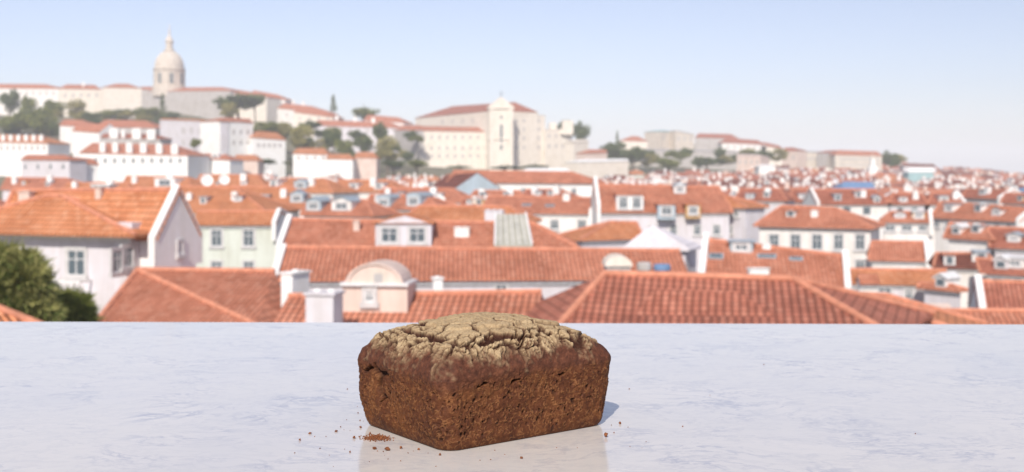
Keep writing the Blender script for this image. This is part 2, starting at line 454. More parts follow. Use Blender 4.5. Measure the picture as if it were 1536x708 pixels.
def H(name, label, A, B, R1, R2, pitch=26, wins=(), rwins=(), chim=(), dorm=(), sky=(), ws=None, cat='building', **kw):
    A3 = pt(*A)
    if len(B) == 2:
        if abs(B[1] - 255) > 14: B3 = pt(B[0], B[1], (A3.z - CZ) / (-(B[1] - 255) / F))
        else: B3 = pt(B[0], B[1], A[2])
    else: B3 = pt(*B)
    e = (B3 - A3); ez = e.z; e.z = 0; L_ = e.length; e.normalize(); nh = Vector((-e.y, e.x, 0))
    # slope plane through A and B rising at the pitch
    t1 = (B3 - A3).normalized(); t2 = (nh * math.cos(R(pitch)) + UP * math.sin(R(pitch)))
    nn = t1.cross(t2).normalized()
    r1 = hit(R1[0], R1[1], A3, nn); r2 = hit(R2[0], R2[1], A3, nn)
    km = kw.pop('kmax', 7.0 if A3.y < 300 else 9.0); out = []
    for rr_, a_, o_ in ((r1, A3, B3), (r2, B3, A3)):
        k = (rr_ - a_).dot(nh); al = (rr_ - a_).dot(e) * (1 if a_ is A3 else -1)
        if k < .3 or k > km:
            k2 = km if k > km else .3; al = max(0, min(al, L_ * .45)); sg = 1 if a_ is A3 else -1
            ez_ = a_.z + ((o_.z - a_.z) * al / L_)
            rr_ = Vector((a_.x, a_.y, ez_)) + e * (sg * al) + nh * k2 + UP * (k2 * math.tan(R(pitch)))
        out.append(rr_)
    r1, r2 = out
    inf = core(name, label, cat, A3, B3, r1, r2, pitch=pitch, **kw)
    style = 's' if (ws or (kw.get('lite'))) else 'd'
    if A3.y > 450: style = 'f'
    if ws == 'd': style = 'd'
    decorate(inf, wins, rwins, chim, dorm, sky, style, kw.get('wall', 'white'))
    return inf
def decorate(inf, wins=(), rwins=(), chim=(), dorm=(), sky=(), style='d', wall='white'):
    root = inf['root']; e, nh = inf['e'], inf['nh']; rn = (inf['R2'] - inf['A']); 
    fpl = inf['q'][0]
    for (px, py, w, h) in wins:
        P = hit(px, py, fpl, nh); s = P.y / F
        add_window(root, P, e, -nh, w * s, h * s, style)
    for (px, py, w, h) in rwins:      # w in metres on the side wall
        P = hit(px, py, inf['q'][1], e); s = P.y / F
        add_window(root, P, nh, e, w, h * s, style)
    t1 = (inf['B'] - inf['A']).normalized(); t2 = nh + UP * inf['tp']; nn = t1.cross(t2).normalized()
    for c in chim:
        px, py, w, h = c[:4]; mt = c[4] if len(c) > 4 else 'bright'
        P = hit(px, py, inf['A'], nn); s = P.y / F; chimney(root, P, e, nh, w * s, h * s, mt)
    for d in dorm:
        px, py, w, h, st = d[:5]; P = hit(px, py, inf['A'], nn); s = P.y / F
        dormer(root, P, e, nh, w * s, h * s, st, inf['tp'], *(d[5:]))
    for (px, py, w, h) in sky:
        P = hit(px, py, inf['A'], nn); s = P.y / F; w *= s; h *= s
        tt = t2.normalized(); mb = MB(); a = P + nn * .03
        def sl(mb, w, h, z0, z1, mi=0):
            mb.prism([a - e * w / 2 - tt * h / 2 + nn * z0, a + e * w / 2 - tt * h / 2 + nn * z0, a + e * w / 2 + tt * h / 2 + nn * z0, a - e * w / 2 + tt * h / 2 + nn * z0], nn * (z1 - z0), mi)
        sl(mb, w, h, -.1, .1, 0); sl(mb, w - .18, h - .18, .0, .115, 1)
        part('skylight', mb, ['lead', 'glass'], root)
def chimney(root, P, e, nh, w, h, mt='bright'):
    mb = MB(); d = min(w * .6, .6) if w > .5 else w
    mb.box(P, e, nh, UP, w / 2, d / 2, -.6, h * .86)
    mb.box(P, e, nh, UP, w / 2 + .06, d / 2 + .06, h * .86 - .003, h * .92)
    n = max(1, int(w / .45))
    for i in range(n):
        c = P + e * (w * ((i + .5) / n - .5)); mb.box(c, e, nh, UP, w / n * .3, d * .3, h * .92 - .01, h, 0)
    return part('chimney', mb, mt, root)
def dormer(root, P, e, nh, w, h, st, tp, wall='white', roof='tile', nw=1):
    """P base centre of the front on the slope"""
    dp = h / tp; mb = MB(); hh = h * (.72 if st in 'gha' else .9)
    mb.box(P + nh * (dp / 2), e, nh, UP, w / 2, dp / 2, -.3, hh)
    if st == 'a':
        pts = []; fr = P - nh * .0
        for i in range(11):
            t = math.pi * i / 10; pts.append(fr + e * (w / 2 * math.cos(t)) + UP * (hh + (h - hh) * math.sin(t)))
        mb.prism(pts, nh * (dp * 1.0))
    if st in 'gh': mb.prism([P - e * w / 2 + UP * hh, P + e * w / 2 + UP * hh, P + UP * (h - .1)], nh * dp * .8)
    b = part('dormer', mb, wall, root)
    r = MB(); o = .14
    if st == 'g':
        for sg in (-1, 1):
            a = P - nh * o + e * (sg * (w / 2 + o)) + UP * (hh - .08); t = P - nh * o + UP * h
            f = [a, t, t + nh * (dp + o), a + nh * (dp + o)]; r.prism(f if sg < 0 else list(reversed(f)), UP * .1)
    elif st == 'h':
        a, b_ = P - nh * o - e * (w / 2 + o) + UP * hh, P - nh * o + e * (w / 2 + o) + UP * hh
        t = P + nh * (w * .45) + UP * h; c = b_ + nh * (dp + o); d = a + nh * (dp + o); t2 = P + nh * dp + UP * h
        for f in ([a, b_, t], [b_, c, t2, t], [d, a, t, t2], [d, c, b_, a]): r.poly(f)
        r.tube(a, t, .08); r.tube(b_, t, .08)
    elif st == 'f':
        r.box(P + nh * (dp / 2 - .05), e, nh, UP, w / 2 + o, dp / 2 + .1, h * .9 + .002, h)
    elif st == 'a':
        pts = [P + e * ((w / 2 + .07) * math.cos(math.pi * i / 10)) + UP * (hh + (h - hh + .07) * math.sin(math.pi * i / 10)) - nh * .06 for i in range(11)]
        inn = [P + e * ((w / 2 - .02) * math.cos(math.pi * i / 10)) + UP * (hh + (h - hh - .02) * math.sin(math.pi * i / 10)) - nh * .06 for i in range(11)]
        for i in range(10): r.prism([pts[i], pts[i + 1], inn[i + 1], inn[i]], nh * (dp + .1))
    k = obj('dormer_roof', make_mesh('dormer_roof', r, [roof], Vector(root['_w'])), b)
    for i in range(nw):
        ww = w / nw * .55; add_window(b, P + e * (w * ((i + .5) / nw - .5)) - nh * .0 + UP * (hh * .5), e, -nh, ww, hh * .66, 'd' if w > 1.0 else 's')
    return b
# ================================================================== near roofs
def polyroof(name, label, pts, faces, wallloop, wall='white', roof='tile', base=None, caps=(), cat='building'):
    P = {k: pt(*v) for k, v in pts.items()}
    cen = sum((P[k] for k in wallloop), Vector()) / len(wallloop)
    FOOT.append((cen.x, cen.y, max((P[k] - cen).length for k in wallloop), 0, 0, Vector((1, 0, 0))))
    zb = base if base is not None else ground_z(cen.x, cen.y)
    root = empty(name, (cen.x, cen.y, zb), label, cat)
    rb = MB()
    for f in faces: rb.poly([P[k] for k in f])
    for f in faces: rb.poly([P[k] - UP * .13 for k in reversed(f)])
    for i in range(len(wallloop)):
        a, b_ = P[wallloop[i]], P[wallloop[(i + 1) % len(wallloop)]]
        rb.poly([a - UP * .13, b_ - UP * .13, b_, a])
    part('roof', rb, roof, root)
    mb = MB(); q = []
    for k in wallloop:
        d = cen - P[k]; d.z = 0; q.append(Vector((P[k].x, P[k].y, P[k].z - .12)) + d.normalized() * .5)
    n = len(q)
    for i in range(n):
        a, b_ = q[i], q[(i + 1) % n]
        mb.poly([Vector((a.x, a.y, zb)), Vector((b_.x, b_.y, zb)), b_, a])
    part('wall', mb, wall, root)
    if caps:
        cb = MB()
        for a, b_ in caps: cb.tube(P[a] + UP * .02, P[b_] + UP * .02, .12, seg=8)
        part('ridge_tiles', cb, 'cap', root)
    return root, P

# hipped roof right behind the loaf
rt, P = polyroof('tiled_house', 'nearest hipped terracotta roof with thick ridge tiles just beyond the right half of the counter',
    dict(R1=(906, 411, 38), R2=(1190, 419, 37.2), E1=(828, 500, 34.6), E2=(1345, 508, 32.5), F1=(742, 480, 41.4), F2=(1400, 470, 41), G=(1000, 425, 46)),
    [['E1', 'E2', 'R2', 'R1'], ['F1', 'E1', 'R1'], ['E2', 'F2', 'R2'], ['F2', 'G', 'R2'], ['G', 'F1', 'R1'], ['G', 'R1', 'R2']],
    ['F1', 'E1', 'E2', 'F2', 'G'], roof='red', caps=[('R1', 'R2'), ('R1', 'E1'), ('R2', 'E2'), ('R2', 'F2')])
rt, P = polyroof('tiled_house', 'low orange roof slipping out from under the hip of the nearest roof on the right',
    dict(R1=(1262, 441, 44), R2=(1330, 444, 45), E1=(1240, 500, 41.5), E2=(1470, 506, 40), F2=(1480, 486, 46), G=(1300, 440, 49)),
    [['E1', 'E2', 'R1'], ['E2', 'F2', 'R2', 'R1'], ['F2', 'G', 'R2'], ['G', 'E1', 'R1'], ['G', 'R1', 'R2']],
    ['E1', 'E2', 'F2', 'G'], roof='orange', caps=[('R1', 'E2'), ('R1', 'R2'), ('R2', 'F2')])
rt, P = polyroof('tiled_house', 'hipped terracotta roof at the lower left with a long pale hip line facing the counter',
    dict(R1=(206, 405, 50.2), R2=(412, 407, 49.2), A=(146, 482, 45.3), B=(384, 488, 43.8), C=(440, 474, 47), D=(400, 420, 58), E=(200, 425, 58)),
    [['A', 'B', 'R1'], ['B', 'C', 'R2'], ['B', 'R2', 'R1'], ['C', 'D', 'R2'], ['D', 'E', 'R1', 'R2'], ['E', 'A', 'R1']],
    ['A', 'B', 'C', 'D', 'E'], roof='tile', caps=[('R1', 'R2'), ('R1', 'B'), ('R1', 'A')])
rt, P = polyroof('tiled_house', 'bright orange tiled roof corner at the far left edge below the pine',
    dict(R1=(-60, 440, 33), E1=(-140, 520, 30), E2=(70, 492, 33.5), F=(-20, 452, 38), G=(-160, 450, 38)),
    [['E1', 'E2', 'R1'], ['E2', 'F', 'R1'], ['F', 'G', 'R1'], ['G', 'E1', 'R1']], ['E1', 'E2', 'F', 'G'], roof='orange', caps=[('R1', 'E2')])

# left house, its lilac shade put into the wall colour
L1 = H('town_house', 'lilac shaded house with an orange pyramid roof and a small balcony at the left edge', (-120, 345, 54.8), (203, 352), (70, 294), (92, 294), pitch=38, roof='orange', wall='lav_shade', oh=.75,
  wins=[(115, 394, 33, 40), (50, 394, 24, 38), (-20, 394, 30, 38)], rwins=[(176, 392, .7, 34), (191, 385, .7, 30)], )
i = L1; e, nh = i['e'], i['nh']
P = hit(108, 440, i['q'][0], nh)
mb = MB(); mb.box(P - nh * .45, e, nh, UP, 1.15, .45, -.12, .0)
for k in range(-5, 6): mb.box(P - nh * .86 + e * (k * .22), e, nh, UP, .03, .03, -.003, .62)
mb.box(P - nh * .86, e, nh, UP, 1.16, .05, .60, .70)
mb.box(P - nh * .42 + e * 1.1, e, nh, UP, .05, .40, .602, .702)
part('balcony', mb, 'bright', i['root'])
mb = MB(); mb.box(P - nh * .80 + e * 1.05, e, nh, UP, .17, .17, -3.5, -.12); mb.box(P - nh * .80 + e * 1.05, e, nh, UP, .26, .26, -.35, -.121)
part('balcony_post', mb, 'bright', i['root'])
H('town_house', 'big orange roofed house whose tall white gable wall stands beside the pale green house', (-10, 351, 54.8), (236, 357), (20, 286), (258, 285), pitch=52, g='R', roof='orange', fw='R',
  wall='bright', chim=[(40, 300, 20, 14, 'pink'), (150, 292, 10, 12, 'pink')], rwins=[(270, 372, .14, 18)], fwh=.25, cor=False)
H('town_house', 'pale green house with four grey shuttered windows under a thin strip of orange roof', (286, 336, 95), (415, 336), (289, 317), (413, 317), pitch=26, g='LR', roof='orange', wall='mint',
  wins=[(325, 357, 16, 25), (373, 357, 16, 25), (325, 401, 16, 18), (373, 401, 16, 18)], fw='R', dep=9, fwh=.3)

# the two long roofs in the middle
H('row_house', 'long terracotta roof with the twin window dormer and the glass roof light left of centre', (413, 374, 70), (872, 374), (421, 329), (800, 335), g='L', roof='tile', pitch=27, fw='L',
  dorm=[(605, 370, 84, 48, 'h', 'lav_shade', 'orange', 2)], chim=[(693, 352, 22, 12), (535, 344, 9, 14, 'pink')])
i = HOUSES[-1][1]
P = hit(770, 379, i['A'], i['N']); s = P.y / F; e, nh = i['e'], i['nh']
mb = MB(); w = 58 * s / 2; d0 = P; 
fr = [P - e * w, P + e * w, P + e * w * .72 + nh * 3.4 + UP * 1.75, P - e * w * 1.0 + nh * 3.4 + UP * 1.75]
mb.prism([p + UP * .35 for p in fr], UP * .14, 0)
mb.prism([P - e * w * .98, P + e * w * .98, P + e * w * .98 + UP * .348, P - e * w * .98 + UP * .348], nh * .3, 1)
mb.prism([fr[0] + UP * .48, fr[0] + UP * .62, fr[3] + UP * .62, fr[3] + UP * .48], e * .12, 1)
mb.prism([fr[1] + UP * .48, fr[1] + UP * .62, fr[2] + UP * .62, fr[2] + UP * .48], -e * .12, 1)
for k in range(1, 6):
    a = fr[0].lerp(fr[1], k / 6) + UP * .485; b_ = fr[3].lerp(fr[2], k / 6) + UP * .485; mb.tube(a, b_, .035, mi=1, seg=4)
mb.prism([P + nh * 3.3 - e * w, P + nh * 3.3 + e * w * .72, P + nh * 3.3 + e * w * .72 + UP * 2.0, P + nh * 3.3 - e * w + UP * 2.0], nh * .12, 1)
part('roof_light', mb, ['slab', 'frame'], i['root'])
H('row_house', 'longest terracotta roof crossing the middle just above the loaf', (404, 419, 57), (1035, 416), (418, 371), (1006, 376), roof='tile', pitch=24, g='LR', fw='L', fwh=.2,
  wins=[(752, 432, 17, 19)], wall='lav_shade', chim=[], sky=[])
H('low_house', 'low terracotta roof directly behind the loaf with the pink arched gable on it', (396, 505, 38.5), (800, 512), (412, 444), (792, 438), roof='tile', pitch=22, g='LR', wall='lav_shade')
i = HOUSES[-1][1]; e, nh = i['e'], i['nh']
# pink arched gable house front standing on the low roof
P = hit(562, 468, i['A'], i['N']); s = P.y / F; w = 50 * s; mb = MB(); hb = 42 * s; ht = 71 * s
mb.prism([P - e * w - UP * .6, P + e * w - UP * .6, P + e * w + UP * hb, P - e * w + UP * hb], nh * 1.6, 0)
pts = [P - nh * .02 + e * (w * .82 * math.cos(math.pi * k / 14)) + UP * (hb - .02 + (ht - hb) * math.sin(math.pi * k / 14)) for k in range(15)]
mb.prism(pts, nh * 1.5, 0)
for k in range(14): 
    f_ = lambda p, q_: P - nh * .09 + e * (w * q_ * math.cos(math.pi * p / 14)) + UP * (hb + (ht - hb) * (1 if q_ < .83 else 1.09) * math.sin(math.pi * p / 14))
    mb.prism([f_(k, .88), f_(k + 1, .88), f_(k + 1, .78), f_(k, .78)], nh * 1.62, 0)
g_ = part('arched_gable', mb, 'pink', i['root'])
mb = MB(); mb.box(P + nh * .72, e, nh, UP, w + .05, .88, hb - .06, hb + .04); q_ = obj('cornice', make_mesh('cornice', mb, ['frame'], Vector(i['root']['_w'])), g_)
add_window(g_, P + UP * hb * .55 - e * w * .15, e, -nh, .28, .42, 'd'); add_window(g_, P + UP * hb * 1.22 + e * w * .12, e, -nh, .3, .2, 'f')
# free standing chimney block and small pieces
def chimney_block(label, px, py, Y, wpx, hpx, dep=.9, mat='lav_shade', yaw=-12, caps=2):
    P = pt(px, py, Y); s = Y / F; w = wpx * s / 2; h = hpx * s
    e = Vector((math.cos(R(yaw)), math.sin(R(yaw)), 0)); nh = Vector((-e.y, e.x, 0)); c = P + nh * dep / 2
    zb = -2.2
    root = empty('chimney_stack', (c.x, c.y, c.z + zb), label, 'chimney')
    mb = MB(); mb.box(c, e, nh, UP, w, dep / 2, zb, h * .86); mb.box(c, e, nh, UP, w + .07, dep / 2 + .07, h * .86 - .002, h * .93)
    part('shaft', mb, mat, root)
    for k in range(caps):
        mb = MB(); q_ = c + e * (w * ((k + .5) / caps * 2 - 1)); mb.lathe(q_ + UP * h * .92, [(.13, 0), (.15, h * .05), (.09, h * .09)], 10)
        part('chimney_pot', mb, 'bright', root)
chimney_block('stout white chimney block rising just beyond the counter left of the loaf', 479, 486, 37, 44, 50)
chimney_block('white rendered end gable stub beside the dark valley of the lower left roof', 430, 444, 46, 20, 38, 1.2, 'bright', -25, 1)
chimney_block('short pale chimney with one pot above the long middle roof near the loaf', 657, 441, 52, 14, 26, .5, 'bright', 10, 1)
chimney_block('small white chimney peeking over the nearest right hand roof ridge', 1139, 414, 62, 30, 12, .6, 'bright', 0, 2)
# dome topped water tank + blue things by the end of long roof
def barrel_hut(label, px, py, Y, wpx, hpx, mat='cream', roof='stone'):
    P = pt(px, py, Y); s = Y / F; w = wpx * s / 2; h = hpx * s; e = Vector((1, 0, 0)); nh = Vector((0, 1, 0))
    root = empty('roof_hut', (P.x, P.y + .8, P.z - 1.5), label, 'hut')
    mb = MB(); mb.box(P + nh * .8, e, nh, UP, w, .8, -1.5, h * .45)
    part('wall', mb, mat, root)
    mb = MB(); mb.prism([P - nh * .1 + e * ((w + .08) * math.cos(math.pi * k / 12)) + UP * (h * .45 + h * .55 * math.sin(math.pi * k / 12)) for k in range(13)], nh * 1.8)
    part('roof', mb, roof, root)
barrel_hut('small rounded roof hut at the right end of the long middle roof', 928, 412, 50, 36, 28, 'grey', 'cream')
def tank(label, px, py, Y, wpx, hpx, mat='blueg'):
    P = pt(px, py, Y); s = Y / F; r = wpx * s / 2; h = hpx * s
    root = empty('water_tank', (P.x, P.y, P.z), label, 'tank')
    mb = MB(); mb.lathe(P + UP * .1, [(r * .92, 0), (r, h * .15), (r, h * .8), (r * .85, h * .93), (r * .3, h)], 18); part('tank_body', mb, mat, root, smooth=False)
    mb = MB()
    for a in range(4): mb.box(P + Vector((math.cos(a * 1.57 + .78), math.sin(a * 1.57 + .78), 0)) * r * .8, Vector((1, 0, 0)), Vector((0, 1, 0)), UP, .04, .04, -.9, .12)
    part('tank_stand', mb, 'iron', root)
tank('blue water tank behind the nearest right hand ridge', 993, 409, 52, 26, 10, 'blue')
tank('pale grey water tank left of the blue one', 966, 409, 52, 22, 13, 'grey')

# middle distance, centre and right
H('row_house', 'terracotta roof strip peeping over the twin window dormer', (600, 332, 92), (795, 334), (628, 309), (765, 310), roof='orange', pitch=26, g='', chim=[(742, 330, 28, 16, 'lav_shade')])
H('town_house', 'white house with two small roof windows and two front windows above the roof light', (722, 318, 128), (889, 320), (732, 294), (868, 297), roof='tile', pitch=26, g='R', wall='white',
  wins=[(832, 337, 12, 14), (873, 337, 12, 14), (792, 337, 10, 12)], sky=[(790, 308, 14, 6), (825, 309, 14, 6)], fw='R', chim=[(850, 300, 10, 10)])
H('school_building', 'long white building with a row of small windows below the hilltop monastery', (668, 273, 200), (892, 275, 190), (686, 256), (858, 258), roof='tile', pitch=30, g='L', wall='bright',
  wins=[(690 + 19 * k, 287, 7, 9) for k in range(10)], base=None, fw='')
H('town_house', 'blue grey gabled house beside the long white building below the monastery', (640, 283, 205), (680, 283, 190), (645, 262), (676, 258), roof='dark', pitch=35, g='LR', wall='blueg')
H('garden_shed', 'small orange roofed annex with a pale pointed gable right of the roof light', (870, 359, 78), (965, 356), (915, 333), (955, 334), roof='orange', pitch=28, g='', wall='lav_shade')
H('town_house', 'pale lilac gabled house in front of the dormered red roofs', (925, 378, 74), (1034, 374, 72), (978, 337), (979, 337), roof='lav_shade', pitch=44, g='', wall='lav_shade', caps=False, cor=False)
H('town_house', 'red roofed house with a double window dormer right of the tall white gable', (895, 318, 116), (1100, 318), (905, 277), (1078, 280), roof='tile', pitch=30, g='L', wall='lav_shade', fw='L', fwm='bright', fwh=.9,
  dorm=[(945, 316, 40, 26, 'f', 'bright', 'tile', 2), (1000, 325, 26, 20, 'f', 'blueg', 'tile', 1), (1040, 323, 22, 17, 'f', 'ochre', 'orange', 1), (1020, 290, 18, 16, 'h', 'white', 'lead', 1)],
  wins=[(950, 345, 10, 14), (978, 345, 10, 14), (1010, 345, 10, 14), (1046, 345, 10, 14), (1075, 345, 10, 14)])
H('town_house', 'small white house with an orange awning and hipped roof left of the tall windowed villa', (1052, 309, 120), (1120, 311), (1075, 293), (1092, 294), roof='orange', pitch=28, wall='lav_shade',
  wins=[(1070, 320, 8, 10), (1086, 320, 8, 10), (1104, 320, 8, 10), (1070, 345, 9, 12), (1095, 345, 9, 12)])
H('villa', 'white hip roofed house with a row of tall windows on the right', (1130, 338, 106), (1312, 342), (1172, 309), (1252, 312), roof='tile', pitch=27, wall='white', oh=.45,
  wins=[(1161 + 32.3 * k, 363, 14, 23) for k in range(5)] + [(1161 + 32.3 * k, 397, 14, 14) for k in range(5)], chim=[(1222, 324, 10, 9)], dorm=[(1186, 325, 14, 12, 'h', 'white', 'tile', 1)])
H('town_house', 'narrow terracotta roof with a sloping pale parapet right of the tall windowed white house', (1302, 389, 96), (1396, 391), (1308, 362), (1372, 363), roof='tile', pitch=27, g='R', fw='R', wall='white')
H('row_house', 'terracotta roof with dormers and round roof lights behind the nearest right hand roof', (1047, 419, 66), (1278, 436, 64), (1026, 358), (1232, 384), roof='tile', pitch=27, g='LR', fw='LR', fwh=.4,
  dorm=[(1112, 378, 34, 17, 'f', 'blueg', 'lead', 1)], sky=[(1074, 386, 22, 14), (1150, 386, 28, 10), (1194, 390, 20, 9)], chim=[(1150, 372, 12, 8)])
H('town_house', 'lilac house with green glazed windows under a bright orange roof on the right', (1236, 423, 78), (1428, 426), (1255, 404), (1410, 405), roof='orange', pitch=25, wall='lav_shade', g='LR',
  wins=[(1327, 440, 20, 15), (1363, 442, 12, 15), (1397, 440, 14, 16), (1283, 440, 12, 14)])
H('low_house', 'boxy pale roof room in front of the lilac house on the right', (1380, 462, 62), (1428, 463), (1384, 455), (1424, 455), roof='pink', pitch=20, wall='lav_shade', caps=False, cor=False)
H('town_house', 'dark red roof with a long sloping white parapet near the right edge', (1468, 473, 60), (1580, 477), (1432, 421), (1560, 424), roof='red', pitch=27, g='LR', fw='L', fwh=.4, wall='lav_shade')
H('low_house', 'white roof parapet block in front of the red roofs at right', (1290, 424, 72), (1320, 424), (1292, 410), (1318, 411), roof='tile', pitch=45, g='LR', wall='bright', caps=False)
H('low_house', 'narrow terracotta roof edge skimming the counter at the right edge', (1400, 482, 50), (1620, 486), (1420, 466), (1600, 467), roof='tile', pitch=22, g='', wall='lav_shade')
# right hand rows further back: (A, Y, B, R1, R2, roof, wall, label)
rows = [
 ((1225, 306, 150), (1340, 306), (1240, 284), (1312, 284), 'red', 'white', 'dark red hipped roof behind the villa with a slanting white pipe-like chimney stack', [(1245, 316, 10, 10), (1270, 316, 10, 10), (1300, 316, 10, 10)]),
 ((1330, 306, 150), (1392, 306), (1340, 290), (1382, 290), 'red', 'lav_shade', 'small dark red hipped roof in the second row right of the villa', [(1350, 316, 8, 9), (1372, 316, 8, 9)]),
 ((1392, 306, 150), (1450, 306), (1398, 289), (1432, 289), 'red', 'white', 'dark red hip roof with a shaded right slope in the second right hand row', [(1405, 316, 8, 9), (1430, 316, 8, 9)]),
 ((1395, 326, 125), (1530, 332), (1412, 302), (1505, 312), 'tile', 'white', 'long red roof over a row of pale blue windows on the right', [(1405 + 18 * k, 336, 9, 10) for k in range(7)]),
 ((1180, 303, 170), (1240, 303), (1190, 284), (1228, 284), 'red', 'white', 'red roof over a white wall behind the small orange awning house', [(1200, 310, 7, 7), (1220, 310, 7, 7)]),
 ((1100, 300, 165), (1180, 301), (1112, 283), (1168, 283), 'red', 'lav_shade', 'dark hipped roof between the dormered house and the villa', [(1120, 308, 7, 7), (1150, 308, 7, 7)]),
 ((1320, 332, 118), (1400, 333), (1335, 318), (1385, 318), 'tile', 'white', 'low terracotta roof with glazed loggia right of the villa', [(1335, 342, 14, 9), (1360, 342, 14, 9), (1384, 342, 12, 9)]),
 ((1415, 356, 100), (1490, 360), (1425, 334), (1474, 337), 'tile', 'white', 'terracotta roof with a bright diagonal parapet in the right hand cluster', []),
 ((1484, 370, 96), (1580, 374), (1482, 341), (1560, 344), 'red', 'lav_shade', 'dark red roof touching the right edge above the white terraces', []),
 ((1400, 400, 84), (1500, 402), (1404, 380), (1480, 380), 'dark', 'white', 'dusky roof below the white terraces on the right', [(1420, 408, 9, 8)]),
 ((1470, 408, 80), (1580, 414), (1464, 388), (1560, 392), 'red', 'cream', 'cream house with two green windows near the right edge', [(1496, 420, 14, 11), (1526, 422, 12, 11)]),
 ((1160, 352, 130), (1180, 352), (1162, 345), (1178, 345), 'tile', 'white', 'tiny roof hut left of the villa', []),
 ((1500, 304, 160), (1580, 306), (1508, 290), (1570, 290), 'red', 'white', 'red roof with a pale ridge at the right edge in the third row', []),
 ((1440, 296, 175), (1500, 298), (1450, 284), (1492, 284), 'red', 'white', 'brown red roof between the two right hand ridges', []),
 ((1375, 430, 76), (1440, 436), (1380, 424), (1430, 428), 'tile', 'lav_shade', 'lean-to with white coping beside the lilac house', []),
]
rq = random.Random(77)
def clutter(A_, B_, r1_, n):
    out = []; w = B_[0] - A_[0]
    for k in range(n):
        f = (k + .3 + .4 * rq.random()) / n; g_ = rq.uniform(.12, .45); ye = A_[1] + (B_[1] - A_[1]) * f
        st = rq.choice('fffg'); sc = 120.0 / A_[2]
        out.append((A_[0] + w * (.12 + .76 * f), ye + (r1_[1] - ye) * g_, rq.uniform(11, 20) * sc, rq.uniform(9, 13) * sc, st, rq.choice(['bright', 'white', 'blueg', 'lav_shade', 'white', 'ochre']), rq.choice(['lead', 'tile', 'frame', 'lead']), 1))
    return out
for A_, B_, r1_, r2_, rf, wl, lb, wn_ in rows:
    H('town_house', lb, A_, B_, r1_, r2_, roof=rf, wall=wl, wins=wn_, pitch=27, g='L' if A_[0] == 1225 else '' if (A_[0] % 3) else 'R', fw='L' if A_[0] == 1225 else '' if A_[0] % 3 else 'R', ws='s' if A_[2] > 140 else 'd', dorm=clutter(A_, B_, r1_, max(1, int((B_[0] - A_[0]) / 34))),
      chim=[((A_[0] + B_[0]) / 2 + 12, (A_[1] + r1_[1]) / 2, 8, 10)])
# left and centre rows behind
rowsL = [
 ((262, 318, 130), (402, 319), (270, 280), (352, 281), 'orange', 'cream', 'orange hipped roof immediately behind the pale green house', []),
 ((340, 310, 145), (470, 310), (350, 280), (440, 281), 'orange', 'white', 'broad orange roof behind the pale green house with a shadowed dormer', []),
 ((450, 322, 115), (560, 324), (462, 300), (548, 300), 'tile', 'white', 'terracotta roof with a blue grey dormer behind the long roof', []),
 ((545, 312, 125), (660, 314), (556, 292), (640, 293), 'tile', 'pink', 'terracotta roof with two arched blue dormers left of centre', []),
 ((395, 288, 205), (500, 289), (405, 268), (488, 268), 'orange', 'white', 'orange roof in front of the hedge line left of centre', []),
 ((480, 287, 215), (600, 288), (490, 270), (580, 270), 'orange', 'white', 'wide orange roof with a white attic strip below the round trees', []),
 ((560, 302, 160), (700, 303), (575, 282), (680, 283), 'tile', 'lav_shade', 'terracotta roof with a white parapet strip in the centre left', []),
 ((690, 312, 140), (735, 313), (694, 296), (730, 296), 'red', 'white', 'small red roof beside the arched dormers', []),
 ((180, 284, 230), (290, 285), (190, 264), (280, 265), 'orange', 'white', 'orange roof with a white box room behind the big left gable', []),
 ((290, 282, 235), (400, 282), (300, 262), (385, 262), 'orange', 'white', 'orange roof carrying two white satellite dishes', []),
 ((0, 284, 240), (110, 285), (10, 266), (100, 267), 'tile', 'lav_shade', 'terracotta roof with white chimneys behind the far left orange roof', []),
 ((90, 290, 190), (200, 291), (100, 274), (190, 274), 'orange', 'lav_shade', 'orange roof with a grey glazed attic behind the pyramid roof', []),
 ((700, 300, 170), (790, 300), (712, 286), (780, 286), 'tile', 'white', 'low tiled roof in front of the long white building', []),
 ((780, 296, 165), (850, 297), (790, 284), (840, 284), 'red', 'white', 'red roof squeezed between long white building and tall gable', []),
]
for A_, B_, r1_, r2_, rf, wl, lb, wn_ in rowsL:
    dd = {450: [(470, 316, 26, 20, 'g', 'blueg', 'lead', 1), (512, 316, 34, 20, 'g', 'white', 'lead', 1)],
          545: [(620, 309, 24, 20, 'a', 'blueg', 'lead', 1), (575, 310, 24, 18, 'a', 'blueg', 'lead', 1)],
          340: [(445, 304, 20, 18, 'g', 'blueg', 'lead', 1), (395, 304, 14, 12, 'f', 'bright', 'lead', 1)],
          180: [(247, 280, 38, 13, 'f', 'bright', 'bright', 1)], 395: [(450, 283, 22, 14, 'g', 'blueg', 'lead', 1), (410, 283, 14, 14, 'f', 'bright', 'lead', 1)],
          90: [(150, 288, 34, 12, 'f', 'blueg', 'bright', 2)], 480: [(530, 284, 14, 10, 'f', 'bright', 'lead', 1), (568, 284, 16, 10, 'f', 'bright', 'lead', 1)]}.get(A_[0], clutter(A_, B_, r1_, 2))
    H('town_house', lb, A_, B_, r1_, r2_, roof=rf, wall=wl, wins=wn_, pitch=27, ws='s', dorm=dd,
      chim=[((A_[0] + B_[0]) / 2 + 20, (A_[1] + r1_[1]) / 2, 9, 12), (A_[0] + 22, (A_[1] + r1_[1]) / 2, 8, 10)])
